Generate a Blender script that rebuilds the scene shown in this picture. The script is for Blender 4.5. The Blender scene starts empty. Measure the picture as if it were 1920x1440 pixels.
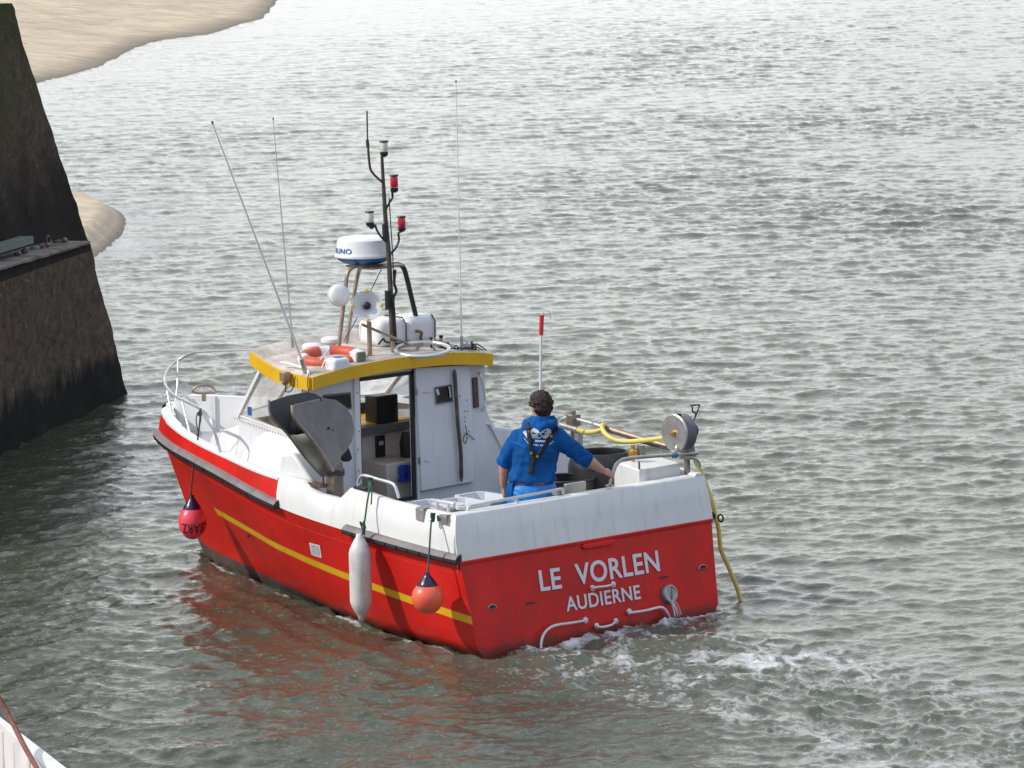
import bpy, bmesh, math, random
import numpy as np
from mathutils import Vector, Matrix, noise as mnoise
from mathutils.bvhtree import BVHTree
random.seed(4)
S = bpy.context.scene
COL = S.collection
R = math.radians
V3 = lambda *a: Vector(a)

# ------------------------------------------------------------------ camera
CAM = Vector((-25.292, 22.344, 6.706)); YAW, PIT, ROLL = -.70345, .13743, -.02193
FOC = 8000.0                                   # focal length in pixels of a 1920 px wide frame
fw = Vector((math.cos(PIT)*math.cos(YAW), math.cos(PIT)*math.sin(YAW), -math.sin(PIT)))
rt0 = Vector((math.sin(YAW), -math.cos(YAW), 0)); up0 = rt0.cross(fw)
rt = rt0*math.cos(ROLL)+up0*math.sin(ROLL); up = rt.cross(fw)
cd = bpy.data.cameras.new('camera'); cam = bpy.data.objects.new('camera', cd); COL.objects.link(cam)
cam.matrix_world = Matrix(((rt.x, up.x, -fw.x, CAM.x), (rt.y, up.y, -fw.y, CAM.y), (rt.z, up.z, -fw.z, CAM.z), (0, 0, 0, 1)))
cd.sensor_width = 36; cd.lens = 36*FOC/1920; cd.clip_start = .5; cd.clip_end = 9000
S.camera = cam

# ------------------------------------------------------------------ sky and sun
SUN = Vector((.50, .86, 0)).normalized(); SEL = R(40)
w = bpy.data.worlds.new('World'); S.world = w; w.use_nodes = True
nt = w.node_tree; N = nt.nodes; N.clear()
out = N.new('ShaderNodeOutputWorld'); bg = N.new('ShaderNodeBackground'); nt.links.new(bg.outputs[0], out.inputs[0])
sky = N.new('ShaderNodeTexSky'); sky.sky_type = 'NISHITA'; sky.sun_disc = False
sky.sun_elevation = SEL; sky.sun_rotation = math.atan2(SUN.x, SUN.y)
sky.air_density = 1.2; sky.dust_density = 2.5
tc = N.new('ShaderNodeTexCoord'); mp = N.new('ShaderNodeMapping'); mp.inputs['Scale'].default_value = (1, 1, 3.2)
nz = N.new('ShaderNodeTexNoise'); nz.inputs['Scale'].default_value = 2.6; nz.inputs['Detail'].default_value = 8; nz.inputs['Roughness'].default_value = .55
rp = N.new('ShaderNodeValToRGB'); rp.color_ramp.elements[0].position = .30; rp.color_ramp.elements[1].position = .52
rp.color_ramp.elements[0].color = (.35, .35, .35, 1); rp.color_ramp.elements[1].color = (1, 1, 1, 1)
nz2 = N.new('ShaderNodeTexNoise'); nz2.inputs['Scale'].default_value = 1.7; nz2.inputs['Detail'].default_value = 5
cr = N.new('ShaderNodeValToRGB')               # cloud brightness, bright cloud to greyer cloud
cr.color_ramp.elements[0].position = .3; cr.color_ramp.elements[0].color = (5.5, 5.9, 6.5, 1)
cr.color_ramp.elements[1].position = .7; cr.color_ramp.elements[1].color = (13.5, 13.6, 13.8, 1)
mx = N.new('ShaderNodeMixRGB')
# unseen cloud graded for its light: bright beyond the boat, dimmer and bluer behind camera
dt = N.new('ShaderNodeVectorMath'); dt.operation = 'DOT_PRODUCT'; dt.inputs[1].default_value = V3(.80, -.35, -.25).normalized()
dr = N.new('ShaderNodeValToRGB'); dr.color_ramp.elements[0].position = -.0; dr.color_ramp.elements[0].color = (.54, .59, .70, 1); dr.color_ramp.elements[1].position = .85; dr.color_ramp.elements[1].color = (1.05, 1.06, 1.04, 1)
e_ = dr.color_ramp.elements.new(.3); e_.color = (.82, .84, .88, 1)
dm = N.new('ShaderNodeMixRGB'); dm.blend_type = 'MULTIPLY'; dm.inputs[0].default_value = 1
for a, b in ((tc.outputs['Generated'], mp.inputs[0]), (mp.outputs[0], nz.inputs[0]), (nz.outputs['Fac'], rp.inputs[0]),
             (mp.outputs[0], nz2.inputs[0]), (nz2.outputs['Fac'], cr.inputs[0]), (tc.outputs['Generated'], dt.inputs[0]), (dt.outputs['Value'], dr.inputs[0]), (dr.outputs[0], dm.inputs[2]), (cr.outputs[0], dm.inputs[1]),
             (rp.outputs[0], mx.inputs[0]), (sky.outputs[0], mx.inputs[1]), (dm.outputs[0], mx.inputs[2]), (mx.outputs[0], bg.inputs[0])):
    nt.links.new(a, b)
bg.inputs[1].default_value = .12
sl = bpy.data.lights.new('sun', 'SUN'); sl.energy = 3.2; sl.angle = R(.6); sl.color = (1, .955, .89)
so = bpy.data.objects.new('sun', sl); COL.objects.link(so); so.location = (10, 20, 40)
sd = Vector((SUN.x*math.cos(SEL), SUN.y*math.cos(SEL), math.sin(SEL)))
so.rotation_euler = sd.to_track_quat('Z', 'Y').to_euler()
S.view_settings.view_transform = 'Standard'; S.view_settings.look = 'None'; S.view_settings.gamma = 1
S.view_settings.exposure = 0.0; S.view_settings.use_curve_mapping = False
S.render.engine = 'CYCLES'

# ------------------------------------------------------------------ helpers
def ray(px, py): return fw + rt*((px-960)/FOC) - up*((py-720)/FOC)
def at(px, py, x=None, y=None, z=None, p=None, n=None):
    """the point seen there that lies on the given plane"""
    d = ray(px, py)
    if x is not None: t = (x-CAM.x)/d.x
    elif y is not None: t = (y-CAM.y)/d.y
    elif z is not None: t = (z-CAM.z)/d.z
    else: t = (Vector(p)-CAM).dot(Vector(n))/d.dot(Vector(n))
    return CAM + d*t
V = Vector
BASE = {}
class MB:
    def __init__(s): s.v = []; s.f = []; s.m = []
    def add(s, vs, fs, mi=0):
        o = len(s.v); s.v += [tuple(p) for p in vs]; s.f += [tuple(i+o for i in f) for f in fs]; s.m += [mi]*len(fs); return s
    def box(s, c, sz, M=None, mi=0):
        hx, hy, hz = sz[0]/2, sz[1]/2, sz[2]/2; M = M or Matrix.Identity(3); c = V(c)
        vs = [c+M@V((x*hx, y*hy, z*hz)) for x in (-1, 1) for y in (-1, 1) for z in (-1, 1)]
        return s.add(vs, [(0, 1, 3, 2), (4, 6, 7, 5), (0, 4, 5, 1), (2, 3, 7, 6), (0, 2, 6, 4), (1, 5, 7, 3)], mi)
    def tube(s, pts, r, n=10, closed=False, cap=True, mi=0, flat=None):
        P = [V(p) for p in pts]; m = len(P)
        rr = r if isinstance(r, (list, tuple)) else [r]*m
        T = []
        for i in range(m):
            a = P[(i-1) % m] if (closed or i > 0) else P[i]; b = P[(i+1) % m] if (closed or i < m-1) else P[i]
            T.append((b-a).normalized())
        u = T[0].orthogonal().normalized(); rows = []
        for i in range(m):
            u = (u-T[i]*u.dot(T[i])); u = u.normalized() if u.length > 1e-6 else T[i].orthogonal().normalized()
            b = T[i].cross(u)
            rows.append([P[i]+(u*math.cos(k*2*math.pi/n)+b*math.sin(k*2*math.pi/n)*(flat or 1))*rr[i] for k in range(n)])
        vs = [p for row in rows for p in row]; fs = []
        for i in range(m if closed else m-1):
            j = (i+1) % m
            for k in range(n): fs.append((i*n+k, i*n+(k+1) % n, j*n+(k+1) % n, j*n+k))
        if cap and not closed: fs += [tuple(range(n-1, -1, -1)), tuple((m-1)*n+k for k in range(n))]
        return s.add(vs, fs, mi)
    def lathe(s, prof, M=None, c=(0, 0, 0), n=32, mi=0, mis=None):
        M = M or Matrix.Identity(3); c = V(c); m = len(prof)
        vs = [c+M@V((r*math.cos(k*2*math.pi/n), r*math.sin(k*2*math.pi/n), z)) for r, z in prof for k in range(n)]
        for i in range(m-1):
            pass
        o = len(s.v); s.v += [tuple(p) for p in vs]
        for i in range(m-1):
            for k in range(n):
                s.f.append((o+i*n+k, o+i*n+(k+1) % n, o+(i+1)*n+(k+1) % n, o+(i+1)*n+k)); s.m.append(mis[i] if mis else mi)
        if prof[0][0] > 1e-5: s.f.append(tuple(o+k for k in range(n-1, -1, -1))); s.m.append(mis[0] if mis else mi)
        if prof[-1][0] > 1e-5: s.f.append(tuple(o+(m-1)*n+k for k in range(n))); s.m.append(mis[-1] if mis else mi)
        return s
    def prism(s, poly, d, mi=0):
        """polygon (3d points) extruded by vector d"""
        d = V(d); P = [V(p) for p in poly]; n = len(P)
        fs = [tuple(range(n-1, -1, -1)), tuple(range(n, 2*n))]+[(i, (i+1) % n, n+(i+1) % n, n+i) for i in range(n)]
        return s.add(P+[p+d for p in P], fs, mi)
    def grid(s, rows, mi=0, closed=False):
        n = len(rows[0]); fs = []
        for i in range(len(rows)-1):
            for k in range(n if closed else n-1): fs.append((i*n+k, i*n+(k+1) % n, (i+1)*n+(k+1) % n, (i+1)*n+k))
        return s.add([p for r in rows for p in r], fs, mi)
    def clusters(s):
        n = len(s.v); par = list(range(n))
        def fd(a):
            while par[a] != a: par[a] = par[par[a]]; a = par[a]
            return a
        for f in s.f:
            r0 = fd(f[0])
            for i in f[1:]: par[fd(i)] = r0
        key = {}
        for i, p in enumerate(s.v):
            k = tuple(round(c, 4) for c in p)
            if k in key: par[fd(i)] = fd(key[k])
            else: key[k] = i
        bb = {}
        for i, p in enumerate(s.v):
            r_ = fd(i); b = bb.setdefault(r_, [list(p), list(p)])
            for k in range(3): b[0][k] = min(b[0][k], p[k]); b[1][k] = max(b[1][k], p[k])
        ks = list(bb); grp = {k: k for k in ks}
        def fg(a):
            while grp[a] != a: a = grp[a]
            return a
        for i, a in enumerate(ks):
            for b in ks[i+1:]:
                if all(bb[a][0][k]-.004 <= bb[b][1][k] and bb[b][0][k]-.004 <= bb[a][1][k] for k in range(3)): grp[fg(a)] = fg(b)
        return [fg(fd(f[0])) for f in s.f]
    def build(s, name, mats, parent=None, **k):
        if len(s.v) < 9000 and parent is not None:
            cl = s.clusters(); ids = list(dict.fromkeys(cl))
            if 1 < len(ids) <= 40:
                first = None
                for c in ids:
                    q = MB()
                    for f, m, cc in zip(s.f, s.m, cl):
                        if cc == c: q.add([s.v[i] for i in f], [tuple(range(len(f)))], m)
                    o = q.build1(name, mats, parent, **k); first = first or o
                return first
        return s.build1(name, mats, parent, **k)
    def build1(s, name, mats, parent=None, smooth=True, bev=0, seg=2, sub=0, solid=0, sharp=47):
        b = BASE.get(parent.name, V((0, 0, 0))) if parent else V((0, 0, 0))
        me = bpy.data.meshes.new(name); me.from_pydata([(x-b.x, y-b.y, z-b.z) for x, y, z in s.v], [], s.f)
        mats = mats if isinstance(mats, (list, tuple)) else [mats]
        for m in mats: me.materials.append(m)
        me.polygons.foreach_set('material_index', s.m)
        bm = bmesh.new(); bm.from_mesh(me)
        bmesh.ops.remove_doubles(bm, verts=bm.verts, dist=1e-5)
        bmesh.ops.recalc_face_normals(bm, faces=bm.faces); bm.to_mesh(me); bm.free()
        if smooth:
            me.polygons.foreach_set('use_smooth', [True]*len(me.polygons)); me.set_sharp_from_angle(angle=R(sharp))
        o = bpy.data.objects.new(name, me); COL.objects.link(o)
        if solid: md = o.modifiers.new('so', 'SOLIDIFY'); md.thickness = solid; md.offset = 0
        if bev: md = o.modifiers.new('be', 'BEVEL'); md.width = bev; md.segments = seg; md.limit_method = 'ANGLE'; md.angle_limit = R(35); md.harden_normals = False
        if sub: md = o.modifiers.new('su', 'SUBSURF'); md.levels = sub; md.render_levels = sub
        if parent: o.parent = parent; BASE[o.name] = b
        else: BASE[o.name] = V((0, 0, 0))
        return o
def tag(o, label, cat=None, group=None, kind=None):
    if label: o['label'] = label
    if cat: o['category'] = cat
    if group: o['group'] = group
    if kind: o['kind'] = kind
    return o
def thing(name, loc, label, cat, group=None):
    o = bpy.data.objects.new(name, None); COL.objects.link(o); o.location = loc; o.empty_display_size = .2
    BASE[o.name] = V(loc); return tag(o, label, cat, group)
def frame(zaxis, xhint=(0, 0, 1)):
    z = V(zaxis).normalized(); x = V(xhint); x = (x-z*x.dot(z)); x = x.normalized() if x.length > 1e-4 else z.orthogonal().normalized(); y = z.cross(x)
    return Matrix(((x.x, y.x, z.x), (x.y, y.y, z.y), (x.z, y.z, z.z)))
def spline(pts, k=6, closed=False):
    P = [V(p) for p in pts]; n = len(P); o = []
    for i in range(n if closed else n-1):
        a = P[(i-1) % n] if closed or i > 0 else P[i]*2-P[i+1]; b = P[i]; c = P[(i+1) % n]; d = P[(i+2) % n] if closed or i < n-2 else c*2-b
        for j in range(k):
            t = j/k; o.append(.5*((2*b)+(c-a)*t+(2*a-5*b+4*c-d)*t*t+(3*b-a-3*c+d)*t**3))
    if not closed: o.append(P[-1])
    return o
def interp(x, tab):
    return float(np.interp(x, [t[0] for t in tab], [t[1] for t in tab]))
def smoothtab(tab, n=200):
    xs = np.array([t[0] for t in tab]); ys = np.array([t[1] for t in tab])
    # monotone-ish cubic through the table
    m = np.gradient(ys, xs)
    def f(x):
        x = min(max(x, xs[0]), xs[-1]); i = min(int(np.searchsorted(xs, x, side='right'))-1, len(xs)-2); h = xs[i+1]-xs[i]; t = (x-xs[i])/h
        return float((2*t**3-3*t*t+1)*ys[i]+(t**3-2*t*t+t)*h*m[i]+(-2*t**3+3*t*t)*ys[i+1]+(t**3-t*t)*h*m[i+1])
    return f

def mat(name, col, rough=.5, metal=0, var=.08, scale=3, bump=0, bscale=20, col2=None, dirt=None, dirt_amt=.5, dscale=(6, 6, 1.2), dpos=(.5, .75), coat=0, spec=.5, sss=0):
    m = bpy.data.materials.new(name); m.use_nodes = True; t = m.node_tree; n = t.nodes; L = t.links.new
    b = n['Principled BSDF']; b.inputs['Roughness'].default_value = rough; b.inputs['Metallic'].default_value = metal
    b.inputs['Coat Weight'].default_value = coat; b.inputs['Specular IOR Level'].default_value = spec
    if sss: b.inputs['Subsurface Weight'].default_value = sss; b.inputs['Subsurface Scale'].default_value = .02
    tcn = n.new('ShaderNodeTexCoord')
    nn = n.new('ShaderNodeTexNoise'); nn.inputs['Scale'].default_value = scale; nn.inputs['Detail'].default_value = 6; nn.inputs['Roughness'].default_value = .6
    L(tcn.outputs['Object'], nn.inputs[0])
    c2 = col2 or tuple(max(0, c*(1-2.2*var)) for c in col); c1 = col if col2 else tuple(min(1, c*(1+.6*var)) for c in col)
    mxn = n.new('ShaderNodeMixRGB'); mxn.inputs[1].default_value = (*c2, 1); mxn.inputs[2].default_value = (*c1, 1)
    rm = n.new('ShaderNodeMapRange'); rm.inputs[1].default_value = .3; rm.inputs[2].default_value = .7; L(nn.outputs['Fac'], rm.inputs[0]); L(rm.outputs[0], mxn.inputs[0])
    last = mxn.outputs[0]
    if dirt:
        mpn = n.new('ShaderNodeMapping'); mpn.inputs['Scale'].default_value = dscale; L(tcn.outputs['Object'], mpn.inputs[0])
        n2 = n.new('ShaderNodeTexNoise'); n2.inputs['Scale'].default_value = 2.2; n2.inputs['Detail'].default_value = 9; n2.inputs['Roughness'].default_value = .65; L(mpn.outputs[0], n2.inputs[0])
        r2 = n.new('ShaderNodeMapRange'); r2.inputs[1].default_value = dpos[0]; r2.inputs[2].default_value = dpos[1]; r2.inputs[4].default_value = dirt_amt; L(n2.outputs['Fac'], r2.inputs[0])
        m2 = n.new('ShaderNodeMixRGB'); m2.inputs[2].default_value = (*dirt, 1); L(r2.outputs[0], m2.inputs[0]); L(last, m2.inputs[1]); last = m2.outputs[0]
    L(last, b.inputs['Base Color'])
    rr = n.new('ShaderNodeMapRange'); rr.inputs[3].default_value = max(.02, rough-.08); rr.inputs[4].default_value = min(1, rough+.12); L(nn.outputs['Fac'], rr.inputs[0]); L(rr.outputs[0], b.inputs['Roughness'])
    if bump:
        n3 = n.new('ShaderNodeTexNoise'); n3.inputs['Scale'].default_value = bscale; n3.inputs['Detail'].default_value = 6; L(tcn.outputs['Object'], n3.inputs[0])
        bp = n.new('ShaderNodeBump'); bp.inputs['Strength'].default_value = bump; bp.inputs['Distance'].default_value = .01; L(n3.outputs['Fac'], bp.inputs['Height']); L(bp.outputs[0], b.inputs['Normal'])
    return m
M = {}
M['red'] = mat('red_paint', (.70, .014, .009), .38, spec=.35, var=.12, scale=2.2, dirt=(.30, .03, .02), dirt_amt=.55, dscale=(4, 4, .7), dpos=(.48, .74), bump=.12, bscale=3)
def slime(m, z0, z1, c):
    t = m.node_tree; n = t.nodes; L = t.links.new; b = n['Principled BSDF']; old = b.inputs['Base Color'].links[0].from_socket
    tc_ = n.new('ShaderNodeTexCoord'); gz = n.new('ShaderNodeNewGeometry'); sp = n.new('ShaderNodeSeparateXYZ'); L(gz.outputs['Position'], sp.inputs[0])
    q = n.new('ShaderNodeTexNoise'); q.inputs['Scale'].default_value = 7; q.inputs['Detail'].default_value = 8; q.inputs['Roughness'].default_value = .7; L(tc_.outputs['Object'], q.inputs[0])
    a = n.new('ShaderNodeMath'); a.operation = 'MULTIPLY_ADD'; L(q.outputs['Fac'], a.inputs[0]); a.inputs[1].default_value = -.16; L(sp.outputs['Z'], a.inputs[2])
    r_ = n.new('ShaderNodeMapRange'); r_.inputs[1].default_value = z1-.08; r_.inputs[2].default_value = z0-.08; r_.inputs[4].default_value = .75; L(a.outputs[0], r_.inputs[0])
    x_ = n.new('ShaderNodeMixRGB'); x_.inputs[2].default_value = (*c, 1); L(r_.outputs[0], x_.inputs[0]); L(old, x_.inputs[1]); last = x_.outputs[0]
    # scuffs and chalky rubs
    q2 = n.new('ShaderNodeTexNoise'); q2.inputs['Scale'].default_value = 3.1; q2.inputs['Detail'].default_value = 10; q2.inputs['Roughness'].default_value = .75; L(tc_.outputs['Object'], q2.inputs[0])
    r2 = n.new('ShaderNodeMapRange'); r2.inputs[1].default_value = .60; r2.inputs[2].default_value = .72; r2.inputs[4].default_value = .28; L(q2.outputs['Fac'], r2.inputs[0])
    x2 = n.new('ShaderNodeMixRGB'); x2.inputs[2].default_value = (.55, .20, .16, 1); L(r2.outputs[0], x2.inputs[0]); L(last, x2.inputs[1]); L(x2.outputs[0], b.inputs['Base Color'])
slime(M['red'], .02, .09, (.07, .035, .02))
M['yellow'] = mat('yellow_paint', (.78, .45, .012), .4, var=.07, dirt=(.35, .2, .02), dirt_amt=.4, dpos=(.55, .8))
M['antifoul'] = mat('antifouling', (.12, .078, .066), .6, var=.2, scale=6)
M['white'] = mat('white_gelcoat', (.78, .78, .76), .35, var=.03, dirt=(.5, .46, .36), dirt_amt=.55, dscale=(5, 5, .9), dpos=(.52, .78), bump=.08, bscale=4)
M['cabin'] = mat('cabin_paint', (.74, .74, .75), .45, var=.04, dirt=(.42, .4, .38), dirt_amt=.45, dscale=(7, 7, 1), dpos=(.56, .8), bump=.06, bscale=6)
M['greydeck'] = mat('deck_paint', (.50, .52, .56), .6, var=.08, dirt=(.3, .28, .25), dirt_amt=.5, dscale=(3, 3, 3))
M['foregrey'] = mat('foredeck_paint', (.40, .42, .46), .6, var=.08, dirt=(.24, .23, .21), dirt_amt=.5, dscale=(3, 3, 3))
M['bluedeck'] = mat('blue_deck_paint', (.12, .3, .46), .55, var=.15, dirt=(.25, .24, .22), dirt_amt=.7, dscale=(3, 3, 3))
M['innerwall'] = mat('inner_gunwale', (.62, .58, .56), .6, var=.08)
M['beige'] = mat('roof_gelcoat', (.66, .6, .54), .55, var=.1, dirt=(.28, .2, .15), dirt_amt=.8, dscale=(3, 3, 3), dpos=(.42, .7))
M['rubber'] = mat('grey_rubber', (.23, .2, .2), .6, var=.15, scale=8)
M['black'] = mat('black_rubber', (.018, .018, .02), .45, var=.1)
M['blackpl'] = mat('black_plastic', (.022, .022, .025), .38, var=.2, dirt=(.1, .1, .1), dirt_amt=.4, dscale=(3, 3, 3), dpos=(.5, .85), bump=.1)
M['steel'] = mat('stainless_steel', (.5, .49, .47), .38, .7, var=.12, scale=9, dirt=(.3, .22, .15), dirt_amt=.5, dscale=(5, 5, 5), dpos=(.5, .75))
M['tubing'] = mat('bright_steel_tube', (.72, .72, .73), .33, .55, var=.08, scale=9)
M['brownsteel'] = mat('tarnished_steel', (.42, .34, .27), .42, .85, var=.15, scale=9, dirt=(.2, .12, .08), dirt_amt=.5, dscale=(6, 6, 6))
M['darksteel'] = mat('dark_tube', (.13, .105, .08), .5, .5, var=.2, scale=9, dirt=(.3, .25, .18), dirt_amt=.5, dscale=(6, 6, 6))
M['plate'] = mat('grey_steel_plate', (.27, .255, .24), .5, .55, var=.12, scale=4, dirt=(.14, .12, .1), dirt_amt=.6, dscale=(3, 3, 3), dpos=(.45, .75), bump=.05, bscale=12)
M['plateD'] = mat('dark_steel_plate', (.10, .10, .105), .55, .4, var=.15, scale=4)
M['plastic'] = mat('white_plastic', (.8, .8, .8), .35, var=.03, dirt=(.55, .5, .42), dirt_amt=.35, dscale=(4, 4, 4))
M['crate'] = mat('crate_plastic', (.7, .72, .76), .4, var=.05, dirt=(.45, .42, .4), dirt_amt=.4, dscale=(6, 6, 6))
M['crateblue'] = mat('blue_crate_plastic', (.16, .27, .62), .4, var=.08)
M['blue'] = mat('radar_blue', (.04, .14, .33), .4, var=.05)
M['navy'] = mat('navy_vinyl', (.012, .012, .05), .28, var=.1, coat=.3)
M['buoyred'] = mat('red_vinyl', (.95, .07, .11), .34, var=.06, scale=3, dirt=(.5, .04, .04), dirt_amt=.4, coat=.25)
M['buoyorange'] = mat('orange_vinyl', (.97, .14, .07), .33, var=.06, scale=3, coat=.2)
M['fender'] = mat('fender_vinyl', (.70, .68, .66), .42, var=.06, dirt=(.42, .32, .2), dirt_amt=.6, dscale=(5, 5, 2), dpos=(.46, .7), bump=.1, bscale=20)
M['lifering'] = mat('life_ring_orange', (.62, .10, .045), .5, var=.15, scale=4)
M['ropegreen'] = mat('green_rope', (.05, .14, .10), .8, var=.3, scale=60, bump=.5, bscale=150)
M['ropegrey'] = mat('grey_rope', (.12, .115, .1), .85, var=.3, scale=60, bump=.5, bscale=150)
M['hose'] = mat('yellow_hose', (.74, .62, .14), .42, var=.06, dirt=(.4, .33, .12), dirt_amt=.5, dscale=(6, 6, 6))
M['wood'] = mat('brown_wood', (.16, .1, .06), .7, var=.25, scale=9)
M['hoodie'] = mat('blue_fleece', (.008, .10, .34), .9, var=.2, scale=7, bump=.5, bscale=14, spec=.15)
M['oilskin'] = mat('light_blue_oilskin', (.010, .20, .58), .5, var=.1, scale=6, bump=.5, bscale=12)
M['skin'] = mat('skin', (.56, .29, .21), .5, var=.08, scale=12, sss=.15)
M['hair'] = mat('brown_hair', (.055, .030, .020), .7, var=.45, scale=45, bump=1, bscale=70)
M['strap'] = mat('black_strap', (.012, .012, .014), .7, var=.2)
M['gold'] = mat('brass', (.62, .36, .06), .35, .7, var=.1)
M['print'] = mat('white_print', (.72, .76, .8), .8, var=.05)
M['letter'] = mat('white_lettering', (.72, .74, .78), .4, var=.03)
M['lettblack'] = mat('black_lettering', (.03, .01, .02), .5, var=.1)
M['lettblue'] = mat('blue_lettering', (.02, .09, .35), .4, var=.05)
M['clear'] = mat('clear_lens', (.75, .72, .6), .12, var=.06, coat=.5)
M['redlens'] = mat('red_lens', (.62, .006, .03), .12, var=.06, coat=.5)
M['lampface'] = mat('lamp_glass', (.16, .17, .14), .3, var=.2)
M['granite'] = None
M['screen'] = mat('dark_screen', (.008, .008, .01), .15, var=.1)
M['greytrim'] = mat('grey_trim', (.16, .16, .18), .5, var=.1)
M['greenmetal'] = mat('painted_green_metal', (.16, .21, .17), .6, var=.15, scale=5, dirt=(.2, .14, .1), dirt_amt=.6, dscale=(3, 3, 3))
M['varnish'] = mat('varnished_panel', (.42, .28, .17), .4, var=.15)
M['cream'] = mat('cream_lining', (.66, .60, .54), .5, var=.06, dirt=(.4, .34, .28), dirt_amt=.5, dscale=(3, 3, 3))
M['cloth'] = mat('blue_cloth', (.02, .06, .45), .8, var=.2, bump=.6, bscale=20)
# glass
g = bpy.data.materials.new('window_glass'); g.use_nodes = True; gt = g.node_tree; gt.nodes.clear()
go = gt.nodes.new('ShaderNodeOutputMaterial'); gm = gt.nodes.new('ShaderNodeMixShader'); gl = gt.nodes.new('ShaderNodeBsdfGlossy'); gtr = gt.nodes.new('ShaderNodeBsdfTransparent')
gf = gt.nodes.new('ShaderNodeFresnel'); gf.inputs[0].default_value = 1.5; gl.inputs['Roughness'].default_value = .03; gtr.inputs[0].default_value = (.95, .96, .95, 1)
gd = gt.nodes.new('ShaderNodeBsdfTranslucent'); gd.inputs[0].default_value = (.95, .95, .93, 1); gm2 = gt.nodes.new('ShaderNodeMixShader')
gn = gt.nodes.new('ShaderNodeTexNoise'); gn.inputs['Scale'].default_value = 5; gr = gt.nodes.new('ShaderNodeMapRange'); gr.inputs[1].default_value = .35; gr.inputs[2].default_value = .75; gr.inputs[3].default_value = .28; gr.inputs[4].default_value = .6
for a, b in ((gf.outputs[0], gm.inputs[0]), (gtr.outputs[0], gm.inputs[1]), (gl.outputs[0], gm.inputs[2]), (gn.outputs['Fac'], gr.inputs[0]), (gr.outputs[0], gm2.inputs[0]), (gm.outputs[0], gm2.inputs[1]), (gd.outputs[0], gm2.inputs[2]), (gm2.outputs[0], go.inputs[0])): gt.links.new(a, b)
M['glass'] = g

# ------------------------------------------------------------------ WATER (one displaced sheet)
def ocean(n, L, lp, lmin, rms, wd, s, seed, lmax=1e9):
    rg = np.random.RandomState(seed); k1 = np.fft.fftfreq(n, L/n)*2*np.pi; kx, ky = np.meshgrid(k1, k1, indexing='ij')
    k = np.hypot(kx, ky); k[0, 0] = 1e9; kp = 2*np.pi/lp
    P = k**-3.6*np.exp(-1.25*(kp/k)**2)*np.exp(-(k*lmin/(2*np.pi))**2)*(k > 2*np.pi/lmax)
    c = np.abs((kx*wd[0]+ky*wd[1])/k); P = P*(c**s+.04)
    H = np.sqrt(P)*(rg.randn(n, n)+1j*rg.randn(n, n)); h = np.fft.ifft2(H).real; sc = rms/h.std()
    dx = np.fft.ifft2(1j*kx/k*H).real*sc; dy = np.fft.ifft2(1j*ky/k*H).real*sc
    return (h*sc).astype(np.float32), dx.astype(np.float32), dy.astype(np.float32), L, n
def sample(tile, x, y, which=(0, 1, 2)):
    L, n = tile[3], tile[4]; u = x/L*n; v = y/L*n; i = np.floor(u).astype(np.int64); j = np.floor(v).astype(np.int64); a = u-i; b = v-j
    i %= n; j %= n; i2 = (i+1) % n; j2 = (j+1) % n; o = []
    for w_ in which:
        A = tile[w_]; o.append(A[i, j]*(1-a)*(1-b)+A[i2, j]*a*(1-b)+A[i, j2]*(1-a)*b+A[i2, j2]*a*b)
    return o
def vnoise(x, y, sc, seed, octs=4, rough=.55):
    rg = np.random.RandomState(seed); T = rg.rand(256, 256).astype(np.float32); s = 0; amp = 1; tot = 0
    for o in range(octs):
        u = x*sc+37.3*o; v = y*sc+11.7*o; i = np.floor(u).astype(np.int64); j = np.floor(v).astype(np.int64); a = u-i; b = v-j; a = a*a*(3-2*a); b = b*b*(3-2*b)
        s = s+amp*(T[i % 256, j % 256]*(1-a)*(1-b)+T[(i+1) % 256, j % 256]*a*(1-b)+T[i % 256, (j+1) % 256]*(1-a)*b+T[(i+1) % 256, (j+1) % 256]*a*b)
        tot += amp; amp *= rough; sc *= 2.03
    return s/tot
def hullwl(x): return np.interp(x, [-.1, 0, 1.2, 2, 3, 4, 5, 5.5], [1.3, 1.3, 1.16, 1.0, .74, .47, .2, 0])
def segdist(x, y, P):
    d = np.full(x.shape, 1e9, np.float32); tt = np.zeros(x.shape, np.float32); acc = 0
    for a, b in zip(P[:-1], P[1:]):
        ax, ay = a[0], a[1]; vx, vy = b[0]-ax, b[1]-ay; l = math.hypot(vx, vy); t = np.clip(((x-ax)*vx+(y-ay)*vy)/(l*l), 0, 1)
        e = np.hypot(x-ax-t*vx, y-ay-t*vy); mk = e < d; d = np.where(mk, e, d); tt = np.where(mk, acc+t*l, tt); acc += l
    return d, tt
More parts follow.
